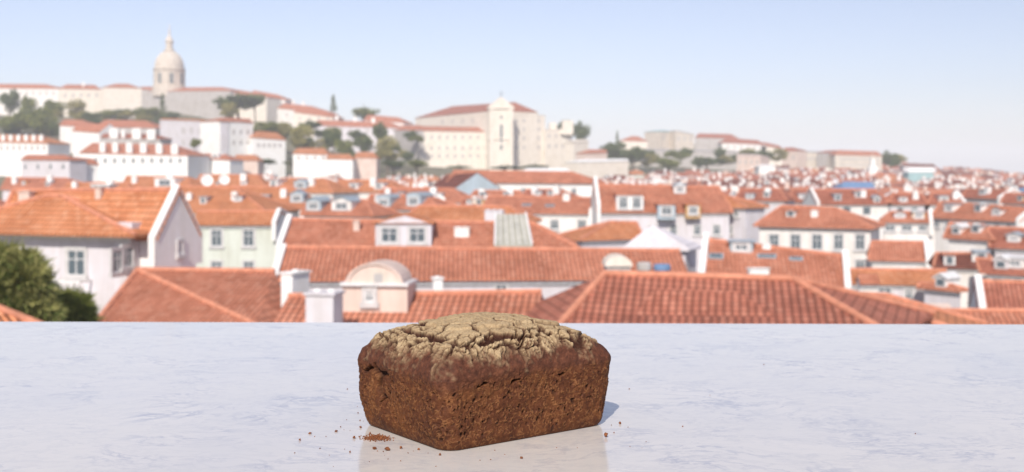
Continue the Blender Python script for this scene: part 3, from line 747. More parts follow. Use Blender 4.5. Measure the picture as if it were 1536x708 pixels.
# satellite dishes on the orange roof
def dish(label, px, py, Y, rpx):
    P = pt(px, py, Y); r = rpx * Y / F
    root = empty('satellite_dish', (P.x, P.y, P.z - r - .8), label, 'satellite dish', 'white satellite dishes on the orange roofs')
    mb = MB(); n = len(mb.v); ax = Vector((.35, -.85, .35)).normalized(); u = ax.orthogonal().normalized(); w = ax.cross(u)
    for j in range(5):
        q_ = r * j / 4
        for k in range(20):
            t = k * math.pi / 10; mb.v.append(tuple(P + u * (q_ * math.cos(t)) + w * (q_ * math.sin(t)) + ax * (.22 * q_ * q_ / r)))
    for j in range(4):
        for k in range(20): mb.f.append((j * 20 + k, j * 20 + (k + 1) % 20, (j + 1) * 20 + (k + 1) % 20, (j + 1) * 20 + k)); mb.mi.append(0)
    o = part('reflector', mb, 'bright', root)
    mb = MB(); mb.tube(P, P - UP * (r + .8), .06); mb.tube(P - w * r * .9, P + ax * r * .9, .03); part('mast', mb, 'iron', root)
dish('larger white satellite dish on the orange roof behind the pale green house', 310, 271, 225, 9)
dish('smaller white satellite dish right of the larger one on the orange roof', 336, 270, 228, 8)
dish('white satellite dish on the roofs in front of the arched dormers', 659, 301, 150, 9)
dish('white satellite dish among the far left chimneys', 172, 262, 238, 7)

# ================================================================== hill on the left
def hillrow(items):
    for it in items:
        lb, A_, B_, r1_, r2_, rf, wl = it[:7]; kw = it[7] if len(it) > 7 else {}
        kw.setdefault('pitch', 24); kw.setdefault('ws', 's'); kw.setdefault('caps', False); kw.setdefault('cor', False)
        H(kw.pop('name', 'hill_house'), lb, A_, B_, r1_, r2_, roof=rf, wall=wl, **kw)
W_ = lambda x0, x1, n, y, w, h: [(x0 + (x1 - x0) * k / max(1, n - 1), y, w, h) for k in range(n)]
hillrow([
 ('long white hilltop building with a red roof at the far left', (-30, 132, 880), (88, 133, 860), (-10, 123), (72, 124), 'tile', 'white', dict(wins=W_(20, 80, 7, 140, 3, 5))),
 ('cream hilltop house with small chimneys left of the blank cream block', (86, 133, 860), (153, 134, 870), (100, 126), (142, 127), 'tile', 'cream', dict(wins=W_(98, 145, 5, 143, 3, 5), chim=[(125, 130, 3, 7)])),
 ('tall blank cream hilltop block with a small red pyramid roof', (152, 131, 840), (213, 132, 850), (174, 123), (192, 123), 'tile', 'cream', dict(pitch=22)),
 ('grey walled hilltop house between the cream block and the domed church', (205, 134, 900), (240, 134, 905), (212, 130), (235, 130), 'tile', 'grey', {}),
 ('red roofed hilltop house right of the domed church', (372, 142, 880), (428, 150, 870), (378, 134), (418, 142), 'tile', 'white', dict(wins=W_(385, 420, 4, 152, 3, 4))),
 ('white ridge house with dormers below the hilltop trees', (415, 162, 820), (486, 170, 800), (424, 151), (470, 158), 'tile', 'white', dict(wins=W_(430, 480, 5, 172, 3, 5), chim=[(440, 156, 4, 6), (455, 158, 4, 6)])),
 ('cream ridge house stepping down the hill beside the lone conifer', (440, 168, 780), (500, 176, 770), (447, 160), (488, 166), 'tile', 'cream', dict(wins=W_(450, 492, 4, 178, 3, 5))),
 ('long low row of red roofs running along the ridge towards the monastery', (470, 188, 745), (600, 192, 735), (484, 172), (588, 178), 'tile', 'lav_shade', dict(wins=W_(500, 590, 8, 195, 3, 4), chim=[(505, 180, 4, 7), (533, 182, 4, 7), (560, 184, 5, 8)])),
 ('red roofed cottage with white gables tucked left of the monastery', (545, 180, 760), (606, 184, 750), (552, 172), (598, 176), 'tile', 'white', {}),
 ('grand white mansion with a balustraded roof and red tiles on the left hill', (238, 179, 560), (330, 182, 520), (262, 169), (318, 170), 'orange', 'lav_shade', dict(name='mansion', ws='s', dep=5, kmax=2.5, wins=W_(275, 325, 5, 196, 6, 9) + W_(275, 325, 5, 214, 5, 7), pitch=14, cor=True)),  # lilac front: its shade is put into the wall colour
 ('white sunlit wing of the mansion facing right', (330, 181, 520), (381, 184, 535), (334, 176), (374, 178), 'tile', 'bright', dict(wins=W_(340, 372, 4, 198, 4, 6) + W_(340, 372, 4, 214, 4, 6), cor=True, pitch=15)),
 ('low white annex with an orange roof right of the mansion', (378, 206, 530), (430, 210, 540), (384, 196), (416, 199), 'orange', 'bright', dict(wins=W_(388, 420, 5, 218, 4, 5))),
 ('terracotta roof half hidden by a tree on the left slope', (142, 190, 600), (235, 192, 590), (158, 177), (222, 178), 'tile', 'grey', {}),
 ('small red roofed cottage by the left hill trees', (88, 188, 610), (130, 190, 600), (96, 179), (124, 180), 'tile', 'white', {}),
 ('white gabled cottage in front of the red roof on the left slope', (108, 196, 560), (148, 199, 550), (116, 186), (140, 186), 'tile', 'bright', dict(g='R', pitch=30)),
 ('long white terrace with many small attic gables at the far left', (-40, 212, 480), (72, 215, 470), (-30, 201), (62, 203), 'orange', 'bright', dict(wins=W_(2, 66, 8, 222, 4, 7), chim=W_(5, 62, 6, 211, 6, 9))),
 ('long white row with six tall white chimneys along its red roof', (118, 229, 430), (282, 233, 420), (74 + 50, 212), (262, 215), 'tile', 'bright', dict(wins=W_(130, 270, 11, 241, 4, 7), chim=[(154, 228, 9, 15), (173, 228, 9, 15), (194, 229, 10, 15), (215, 229, 10, 15), (239, 230, 10, 15), (262, 231, 11, 15)])),
 ('white wall with three square white turrets above the row of chimneys', (150, 206, 500), (240, 208, 490), (156, 200), (232, 201), 'red', 'grey', dict(chim=[(171, 206, 15, 14), (205, 207, 15, 15), (227, 208, 14, 14), (185, 206, 6, 12)])),
 ('lilac walled block with a flat red roof at the foot of the left hill', (30, 239, 340), (104, 240, 330), (40, 232), (96, 232), 'tile', 'lav_shade', dict(wins=W_(38, 95, 4, 250, 4, 6))),
 ('white cottage with bright gable right of the lilac walled block', (100, 243, 335), (150, 247, 340), (106, 235), (140, 238), 'tile', 'bright', {}),
 ('white house at the foot of the mansion with an arched attic', (300, 238, 440), (345, 240, 435), (308, 230), (338, 231), 'tile', 'bright', dict(dorm=[(322, 237, 12, 8, 'a', 'bright', 'bright', 1)])),
 ('orange roofed cottages between hedge and mansion annex', (350, 240, 450), (388, 241, 450), (354, 232), (384, 232), 'orange', 'pink', {}),
 ('white cottage with a red roof amid the trees below the ridge', (438, 230, 500), (492, 232, 500), (446, 222), (486, 222), 'orange', 'bright', dict(wins=W_(448, 485, 4, 237, 4, 5))),
 ('tiny pink and white cottage in front of the round trees', (488, 238, 490), (530, 239, 490), (494, 231), (524, 231), 'orange', 'bright', {}),
 ('orange gabled cottage beside the yellow green tree', (530, 236, 500), (566, 237, 500), (536, 228), (560, 228), 'orange', 'pink', {}),
])
hillrow([  # in front of and right of the monastery
 ('cream cube house right of the monastery', (861, 214, 690), (884, 212, 700), (864, 209), (880, 209), 'stone', 'cream', {}),
 ('long pale flat roofed terrace right of the monastery', (868, 243, 560), (944, 241, 580), (872, 239), (940, 238), 'bright', 'cream', dict(pitch=12)),
 ('white building with a blue cabin right below the monastery', (785, 256, 420), (856, 257, 420), (790, 252), (850, 252), 'bright', 'bright', dict(pitch=14, wins=W_(795, 850, 6, 262, 4, 5))),
 ('pale pink cottage between monastery and right hand hill', (880, 230, 660), (912, 229, 670), (884, 224), (908, 224), 'tile', 'pink', {}),
 ('small red pyramid roofed lodge at the left end of the right hand hill', (930, 211, 860), (972, 212, 860), (951, 200), (956, 200), 'tile', 'cream', {}),
 ('tall pale block with a teal roof on the right hand hill', (966, 203, 900), (991, 197, 880), (985, 196), (992, 194), 'teal', 'grey', dict(pitch=10)),  # shade of this left face is put into its grey wall
 ('sunlit face of the twin towers on the right hand hill', (991, 197, 880), (1012, 198, 890), (994, 194), (1009, 194), 'teal', 'stone', dict(pitch=10, wins=W_(996, 1007, 2, 206, 3, 8))),  # paler stone paints the sunlight on this face
 ('second pale tower of the right hand hill', (1013, 196, 880), (1042, 202, 885), (1016, 192), (1036, 196), 'grey', 'stone', dict(pitch=10, wins=W_(1018, 1036, 3, 208, 3, 7))),
 ('teal and red roofed long house on the right hand hill', (1042, 206, 890), (1108, 208, 880), (1048, 200), (1096, 201), 'red', 'grey', dict(wins=W_(1050, 1100, 6, 212, 3, 4))),
 ('white house with a red roof stepping down the right hand hill', (1082, 214, 860), (1150, 217, 860), (1090, 207), (1136, 210), 'red', 'white', dict(wins=W_(1092, 1142, 6, 221, 3, 4))),
 ('cream house at the shoulder of the right hand hill', (1140, 218, 860), (1176, 223, 860), (1146, 213), (1168, 218), 'red', 'cream', {}),
 ('long grey retaining wall building across the right hand hill', (960, 225, 820), (1110, 228, 790), (964, 222), (1100, 225), 'grey', 'grey', dict(pitch=8, wins=W_(985, 1100, 14, 236, 3, 5))),
 ('pale pink apartment cube standing below the right hand hill trees', (1104, 234, 700), (1141, 235, 690), (1108, 231), (1137, 232), 'pink', 'pink', dict(pitch=10, wins=W_(1110, 1136, 4, 243, 3, 6))),
 ('white flat roofed block right of the pink apartment cube', (1138, 250, 640), (1164, 250, 640), (1141, 247), (1160, 247), 'bright', 'bright', dict(pitch=10)),
 ('lilac corner tower with a red roof at the start of the long palace', (1172, 227, 800), (1196, 226, 790), (1178, 221), (1190, 221), 'red', 'pink', dict(wins=W_(1178, 1190, 2, 236, 3, 6))),
 ('grey long palace wing on the right ridge', (1194, 228, 800), (1236, 229, 800), (1198, 226), (1232, 226), 'grey', 'stone', dict(pitch=8, wins=W_(1199, 1230, 6, 238, 3, 5))),
 ('dark blue shaded recess wing of the right ridge palace', (1234, 229, 790), (1258, 228, 800), (1238, 226), (1254, 225), 'red', 'grey', {}),
 ('red roofed long palace on the right ridge', (1252, 232, 780), (1324, 234, 780), (1258, 225), (1316, 227), 'tile', 'stone', dict(wins=W_(1262, 1316, 10, 239, 3, 5) + W_(1262, 1316, 10, 247, 3, 4))),
 ('low violet roofed sheds at the end of the right ridge', (1355, 249, 800), (1405, 250, 800), (1360, 245), (1400, 246), 'dark', 'lav_shade', {}),
 ('pale hall with a teal band among the far right rooftops', (1362, 258, 600), (1402, 258, 600), (1364, 252), (1400, 252), 'bright', 'teal', {}),
 ('blue sheeted roof behind the villa', (1262, 283, 260), (1314, 284, 260), (1266, 272), (1308, 273), 'blue', 'bright', dict(pitch=22)),
 ('blue scaffolded building touching the right edge', (1529, 285, 300), (1560, 285, 300), (1531, 282), (1556, 282), 'blue', 'blue', {}),
])
# tall white spire in the right-hand distance
def spire(label, px, pyb, pyt, Y, wpx):
    P = pt(px, pyb, Y); s = Y / F; h = (pyb - pyt) * s; w = wpx * s / 2
    root = empty('church_tower', (P.x, P.y, P.z - 6), label, 'tower'); ex, ey = Vector((1, 0, 0)), Vector((0, 1, 0))
    mb = MB(); mb.box(P, ex, ey, UP, w * 2.2, w * 1.8, -6, h * .3); mb.box(P, ex, ey, UP, w, w, h * .3 - .01, h * .72); part('wall', mb, 'bright', root)
    mb = MB(); mb.lathe(P + UP * h * .72, [(w * 1.3, 0), (w * .5, h * .12), (w * .05, h * .28)], 8, a0=.39); part('spire', mb, 'stone', root)
spire('slim white church tower in front of the right ridge palace', 1309, 258, 230, 700, 6)

# ------------------------------------------------------------------ domed church
def domed_church():
    Y = 905; c = pt(254, 130, Y); s = Y / F
    inf = H('domed_church', 'large domed church with a tall lantern on top of the left hill', (212, 137, 905), (345, 136, 860), (226, 130), (338, 129), pitch=14, roof='tile', wall='grey', cat='church', kmax=16,  # grey body walls carry their shade in the colour
            wins=[(224 + 15 * k, 147, 4, 9) for k in range(8)], ws='s', caps=False, cor=True)
    H('', '', (330, 138, 870), (400, 146, 850), (338, 130), (388, 136), pitch=16, roof='tile', wall='cream', root=inf['root'], wins=[(345 + 12 * k, 148, 4, 6) for k in range(5)], ws='s', caps=False, cor=False)
    root = inf['root']; r = 22 * s
    mb = MB(); mb.lathe(c, [(r * 1.12, -8), (r * 1.12, 0), (r * 1.0, .3), (r * .98, 24 * s), (r * 1.07, 24.5 * s), (r * 1.07, 26.5 * s), (r * .98, 27 * s), (r * .98, 30 * s)], 32)
    for k in range(16):
        t = 2 * math.pi * (k + .5) / 16; d = Vector((math.cos(t), math.sin(t), 0)); mb.box(c + d * r * .99, d, Vector((-d.y, d.x, 0)), UP, .55, .7, .2, 24.3 * s)
    dr = part('drum', mb, 'stone', root)
    mb = MB()
    for k in range(8):
        t = 2 * math.pi * (k + .62) / 8; d = Vector((math.cos(t), math.sin(t), 0)); mb.box(c + d * r * .985, d, Vector((-d.y, d.x, 0)), UP, .5, 1.7, 4 * s, 19 * s)
    w = obj('window', make_mesh('window', mb, ['glass'], Vector(root['_w'])), dr)
    prof = [(r * .95 * math.cos(a), 29 * s + 25 * s * math.sin(a)) for a in [i * math.pi / 2 / 9 * .93 for i in range(10)]]
    mb = MB(); mb.lathe(c, prof, 32)
    for k in range(16):
        t = 2 * math.pi * (k + .5) / 16; d = Vector((math.cos(t), math.sin(t), 0))
        for (r0, z0), (r1, z1) in zip(prof, prof[1:]): mb.tube(c + d * r0 + UP * z0, c + d * r1 + UP * z1, .3, seg=4)
    part('dome', mb, 'stone', root, smooth=False)
    mb = MB(); zt = 53 * s
    mb.lathe(c, [(r * .36, zt), (r * .34, zt + 1.5), (r * .24, zt + 1.8), (r * .24, zt + 7.0), (r * .32, zt + 7.3), (r * .28, zt + 8.2), (r * .16, zt + 11), (.9, zt + 13), (.7, zt + 16), (.3, zt + 19)], 12)
    part('lantern', mb, 'stone', root)
    mb = MB(); mb.tube(c + UP * (zt + 18.5), c + UP * (zt + 22), .3); mb.box(c + UP * (zt + 20.6), Vector((1, 0, 0)), Vector((0, 1, 0)), UP, .9, .12, -.1, .15); part('cross', mb, 'stone', root)
domed_church()

# ------------------------------------------------------------------ monastery
def monastery():
    inf = H('monastery', 'huge cream monastery with a pedimented white front tower on the middle hill', (622, 177, 790), (736, 166, 700), (650, 160), (772, 153), pitch=17, roof='red', wall='cream', dep=35, kmax=30, cat='monastery',
            wins=[(664 + 15 * k, 183 - k * .8, 4, 6) for k in range(5)], ws='s', caps=False, cor=True, base=pt(700, 262, 740).z)
    root = inf['root']; base = pt(700, 262, 740).z; s = 700 / F
    # sunlit right-hand facade
    H('', '', (737, 172, 699), (819, 173, 722), (744, 170.5), (812, 171), pitch=6, roof='cream', wall='cream', root=root, base=base, ws='s', dep=14, caps=False,
      wins=[(775 + 11 * k, yy, 3.2, 5) for k in range(4) for yy in (181, 194, 207, 221)])
    H('', '', (817, 194, 719), (859, 195, 729), (822, 192.5), (854, 193), pitch=6, roof='cream', wall='cream', root=root, base=base, ws='s', dep=16, caps=False,
      wins=[(824 + 10 * k, yy, 3.2, 4.5) for k in range(3) for yy in (204, 219)])
    # front left wing; grey on its end wall stands for shade
    H('', '', (628, 196, 700), (738, 198, 706), (612, 186), (736, 190), pitch=20, roof='tile', wall='cream', root=root, base=base, ws='s', caps=False, cor=True,
      wins=[(636 + 11.6 * k, yy, 3.4, 5.5) for k in range(9) for yy in (206, 222, 234)])
    H('', '', (585, 195, 742), (629, 195, 699), (592, 186), (632, 186), pitch=20, roof='tile', wall='grey', root=root, base=base, ws='s', dep=18, caps=False, cor=True, wins=[(596, 210, 3, 6), (608, 212, 3, 6)])
    ex = Vector((.985, .17, 0)).normalized(); nh = Vector((-ex.y, ex.x, 0)); c = pt(752, 247, 692); w = 18 * s
    mb = MB(); H0 = 83 * s
    mb.box(c + nh * 3, ex, nh, UP, w, 3, -8, H0)
    for t in (-1, 1): mb.box(c - nh * .25 + ex * (t * w * .8), ex, nh, UP, w * .16, .5, -8, H0 + .01)
    mb.box(c + nh * 3, ex, nh, UP, w * 1.08, 3.9, H0, H0 + 1.2); mb.box(c + nh * 3, ex, nh, UP, w * 1.05, 3.7, H0 * .45, H0 * .45 + .8)
    mb.prism([c - nh * .6 - ex * w * 1.05 + UP * (H0 + 1.2), c - nh * .6 + ex * w * 1.05 + UP * (H0 + 1.2), c - nh * .6 + UP * (H0 + 7.2)], nh * 7)
    t_ = part('tower', mb, 'cream', root)
    mb = MB(); mb.tube(c + UP * (H0 + 6.4), c + UP * (H0 + 10.5), .18); mb.box(c + UP * (H0 + 8.9), ex, nh, UP, 1.0, .14, -.12, .16)
    obj('cross', make_mesh('cross', mb, ['iron'], Vector(root['_w'])), t_)
    for yy, ww, hh in ((200, 1.5, 10.5), (221, 1.3, 3.2), (176, 1.2, 1.8)): add_window(t_, hit(752, yy, c - nh * .02, nh), ex, -nh, ww, hh, 's')
    mb = MB()
    for px, hh, ww in ((829, 5.5, 2.2), (851, 7.0, 3.4), (842, 1.5, 1.4)):
        P = pt(px, 195, 726); mb.box(P, ex, nh, UP, ww, 2, -3, hh - 3 + 2.0)
    part('turret', mb, 'cream', root)
monastery()
# ================================================================== fill houses in the flat town and on the slopes
rnd = random.Random(11)
def clash(x, y, r):
    for (fx, fy, fr, w, d, e) in FOOT:
        if (fx - x) ** 2 + (fy - y) ** 2 < (fr * .8 + r) ** 2: return True
    return False
def area(px):
    for lim, s in ((120, 'at the far left'), (300, 'below the domed church'), (470, 'below the white mansion'), (620, 'below the wooded slope'), (860, 'before the monastery'),
                   (1010, 'right of the monastery'), (1180, 'below the grey towers'), (1340, 'below the ridge palace'), (1900, 'by the right edge')):
        if px < lim: return s
def hidden(p0, p1, top, Y):
    """true when nearer roofs cover this one at every column"""
    for k in range(7):
        c = p0 + (p1 - p0) * (k + .5) / 7
        if c < 0 or c > 1536: continue
        if not any(a <= c <= b_ and t < top + 1.2 and y < Y - 2 for a, b_, t, y in OCC): return False
    return True
def fill():
    n = 0; nb = 0; Y = 104.0; rest = {}
    while Y < 1600:
        step = 10 + Y * .02
        px = -60 + rnd.random() * 30
        while px < 1600:
            w = rnd.uniform(8, 15) * (1 if Y < 500 else 1.15); d = rnd.uniform(7, 10)
            x = (px - 768) * Y / F; y = Y + rnd.uniform(-.3, .3) * step
            px += (w * rnd.uniform(1.0, 1.3)) * F / Y
            # the wooded slopes, the monastery hill and the skylines stay clear
            if y > 500 and px < 960: continue
            if y > 760 and px < 1330: continue
            if y > 640 and 960 < px < 1170: continue
            if y > 430 and px < 640: continue
            if y > 330 and px < 430: continue
            if clash(x, y, max(w, d) * .42): continue
            zr = roof_z(x, y) + rnd.uniform(-1.2, 1.1)
            if y < 230: zr = min(zr, CZ - 5.3 - .6 * rnd.random())
            pitch = rnd.uniform(23, 30); rise = d / 2 * math.tan(R(pitch)); ez = zr - rise
            a = R(rnd.choice([-18, -8, -12, 6, 14, 24, -30]) + rnd.uniform(-5, 5) + (90 if rnd.random() < .22 else 0))
            e = Vector((math.cos(a), math.sin(a), 0)); nh = Vector((-e.y, e.x, 0))
            if nh.y < 0: e, nh = -e, -nh
            c = Vector((x, y, ez)); A = c - e * w / 2 - nh * d / 2; B = c + e * w / 2 - nh * d / 2
            hip = rnd.random() < .45; ins = d * .45 if hip else 0
            R1 = A + e * ins + nh * d / 2 + UP * rise; R2 = B - e * ins + nh * d / 2 + UP * rise
            C_, D_ = B + nh * d, A + nh * d
            p0 = min(pix(p)[0] for p in (A, B, C_, D_)); p1 = max(pix(p)[0] for p in (A, B, C_, D_))
            if p1 < -4 or p0 > 1540: continue
            if hidden(p0, p1, pix((R1 + R2) / 2)[1], y): continue
            rf = rnd.choices(['orange', 'tile', 'red', 'dark'], [3, 5, 3, .6] if px < 800 else [.6, 2.5, 5, 4])[0]
            wl = rnd.choices(['white', 'bright', 'cream', 'lav_shade', 'pink', 'mint', 'ochre'], [5, 5, 3, 3, 1.3, .6, .4])[0]
            if n >= 200:      # past the number built one by one: the far rest is one mass
                OCC.append((p0, p1, pix((R1 + R2) / 2)[1], y)); FOOT.append((x, y, max(w, d) * .45, w, d, e))
                r_ = rest.setdefault(('roof', rf), MB()); w_ = rest.setdefault(('wall', wl), MB()); gz = ground_z(x, y) - 1
                for f_ in ([A, B, R2, R1], [C_, D_, R1, R2], [B, C_, R2], [D_, A, R1]): (r_ if len(f_) == 4 or hip else w_).poly(f_)
                q = [A + e * .3 + nh * .3, B - e * .3 + nh * .3, C_ - e * .3 - nh * .3, D_ + e * .3 - nh * .3]
                for i in range(4):
                    a1, b1 = q[i], q[(i + 1) % 4]; w_.poly([Vector((a1.x, a1.y, gz)), Vector((b1.x, b1.y, gz)), b1, a1])
                for k in range(rnd.randint(0, 2)):
                    P = A + e * w * rnd.uniform(.1, .9) + nh * d * .35 + UP * rise * .7; rest.setdefault(('wall', rnd.choice(['white', 'lav_shade', 'cream'])), MB()).box(P, e, nh, UP, .7, .5, -.6, 1.1)
                nb += 1; continue
            wn = {'white': 'white', 'bright': 'bright white', 'cream': 'cream', 'lav_shade': 'lilac grey', 'pink': 'pink', 'mint': 'pale green', 'ochre': 'ochre'}[wl]
            rn = {'orange': 'orange', 'tile': 'terracotta', 'red': 'dull red', 'dark': 'dark brown'}[rf]
            dist = 'near' if y < 150 else 'nearer' if y < 200 else 'middle' if y < 270 else 'distant' if y < 380 else 'farthest'
            ppx = pix((x, y, ez))[0]
            dm = rnd.random() < .35 and w > 9; nch = rnd.randint(1, 3)
            lab = '%s house with %s roof%s, %s, %s rows %s' % (wn, rn, ' hipped' if hip else '', ('dormer' if dm else ['one chimney', 'two chimneys', 'three chimneys'][nch - 1]), dist, area(ppx))
            inf = core('house', lab, 'house', A, B, R1, R2, pitch=pitch, g='' if hip else 'LR', fw='' if hip or rnd.random() < .5 else rnd.choice(['L', 'R', 'LR']), wall=wl, roof=rf, lite=True, oh=.25,
                       group='rooftops of the town')
            FOOT[-1] = (x, y, max(w, d) * .5, w, d, e)
            tp = inf['tp']
            on = lambda u, v: A + e * (w * u) + nh * (d / 2 * v) + UP * (d / 2 * v * tp)
            for k in range(nch):
                chimney(inf['root'], on(rnd.uniform(.12, .88), rnd.uniform(.5, .95)), e, nh, rnd.uniform(.7, 1.6), rnd.uniform(.9, 1.7), rnd.choice(['bright', 'bright', 'white', 'pink']))
            if dm:
                for k in range(1 if y > 300 else 2): dormer(inf['root'], on(.28 + .42 * k, .25), e, nh, rnd.uniform(1.4, 2.4), rnd.uniform(1.4, 1.9), rnd.choice('fg'), tp, rnd.choice(['bright', 'white', 'blueg']), rnd.choice([rf, 'lead']))
            if y < 420:
                nwin = int(w / 2.6)
                for k in range(nwin):
                    add_window(inf['root'], inf['q'][0] + e * (w * (k + .6) / (nwin + .2)) + UP * (ez - inf['q'][0].z - 1.5), e, -nh, .95, 1.4, 's')
            n += 1
        Y += step
    mats = []; mb = MB()
    for (kd, mt), b_ in rest.items():
        i = len(mats); mats.append(mt); o = len(mb.v); mb.v += b_.v; mb.f += [tuple(v + o for v in f) for f in b_.f]; mb.mi += [i] * len(b_.f)
    if mb.v: tag(obj('far_rooftops', make_mesh('far_rooftops', mb, mats)), 'blurred mass of tiny far off rooftops on the flat right horizon', 'rooftops', kind='stuff')
    print('fill', n, nb); return n
nfill = fill()

# ================================================================== trees
rt_ = random.Random(5)
def crown_mesh(name, mat, shape='round', n=900, leaf=.5, seed=1, blobs=14):
    """unit crown: centre 0, radius about 1; clumps of small leaf faces"""
    r = random.Random(seed); mb = MB(); C = []
    for k in range(blobs):
        while True:
            p = Vector((r.uniform(-1, 1), r.uniform(-1, 1), r.uniform(-1, 1)))
            if p.length < 1: break
        p = p * .72
        if shape == 'cone':
            z = r.random() ** 1.3; t = r.random() * 6.28; q = (1 - z) * .8 * r.random() ** .4; p = Vector((math.cos(t) * q, math.sin(t) * q, z * 1.9 - .95)); C.append((p, .16 + .22 * (1 - z)))
        elif shape == 'flat': p.z = p.z * .75 - .1; C.append((p, r.uniform(.26, .42)))
        else: C.append((p, r.uniform(.28, .46)))
    for k in range(n):
        c, q = r.choice(C)
        d = Vector((r.gauss(0, 1), r.gauss(0, 1), r.gauss(0, 1))).normalized()
        p = c + d * q * (r.random() ** .35)
        if shape == 'flat': p.z *= .9
        u = Vector((r.gauss(0, 1), r.gauss(0, 1), r.gauss(0, 1))).normalized()
        u = (u + d * .3).normalized(); w = u.orthogonal().normalized(); s = leaf * r.uniform(.5, 1.2)
        n0 = len(mb.v); x = u.cross(w)
        mb.v += [tuple(p + w * s), tuple(p + x * s * .55 + u * s * .15), tuple(p - w * s), tuple(p - x * s * .55 + u * s * .1)]
        mb.f.append((n0, n0 + 1, n0 + 2, n0 + 3)); mb.mi.append(0)
    return make_mesh(name, mb, [mat], uv=False)
CR = {('round', 'leaf', i): crown_mesh('crown', 'leaf', 'round', 2600, .085, 10 + i) for i in range(3)}
CR.update({('round', 'leafd', i): crown_mesh('crown', 'leafd', 'round', 2600, .085, 20 + i) for i in range(3)})
CR.update({('round', 'leafy', i): crown_mesh('crown', 'leafy', 'round', 2600, .085, 30 + i) for i in range(2)})
CR[('cone', 'leafd', 0)] = crown_mesh('crown', 'leafd', 'cone', 1800, .08, 41, 26)
for i in range(2): CR[('flat', 'leafd', i)] = crown_mesh('crown', 'leafd', 'flat', 2600, .085, 50 + i, 22)
CR[('flat', 'leaf', 0)] = crown_mesh('crown', 'leaf', 'flat', 2600, .085, 53, 22)
CR[('flat', 'leafy', 0)] = crown_mesh('crown', 'leafy', 'flat', 2600, .085, 54, 22)
def trunk_mesh(seed):
    r = random.Random(seed); mb = MB(); p = Vector((0, 0, 0)); 
    pts = [Vector((0, 0, 0)), Vector((r.uniform(-.05, .05), r.uniform(-.05, .05), .45)), Vector((r.uniform(-.1, .1), r.uniform(-.1, .1), 1.0))]
    mb.tube(pts[0], pts[1], .07, .055, 8); mb.tube(pts[1], pts[2], .055, .035, 8)
    for k in range(5):
        t = r.random() * 6.28; a = pts[1].lerp(pts[2], r.random()); mb.tube(a, a + Vector((math.cos(t) * .35, math.sin(t) * .35, .35)), .028, .012, 6)
    return make_mesh('trunk', mb, ['bark'], uv=False)
TR = [trunk_mesh(i) for i in range(3)]
def tree(label, px, pyc, Y, wpx, hpx, shape='round', mat='leaf', name='tree', group=None, trunk=True):
    """crown centre at the pixel, crown width/height in pixels"""
    c = pt(px, pyc, Y); s = Y / F; w = wpx * s / 2 * 1.08; h = hpx * s / 2 * 1.15
    gz = min(ground_z(c.x, c.y), c.z - h - .8)
    root = empty(name, (c.x, c.y, gz), label, 'tree' if name != 'bush' else 'bush', group)
    keys = [k for k in CR if k[0] == shape and k[1] == mat]; me = CR[rt_.choice(keys)]
    o = obj('crown', me, root, (0, 0, c.z - gz)); o.scale = (w, w, h); o.rotation_euler.z = rt_.uniform(0, 6.28)
    if trunk:
        t = obj('trunk', rt_.choice(TR), root); k = c.z - gz; t.scale = (w * .9, w * .9, k)
g = 'trees on the left hill'
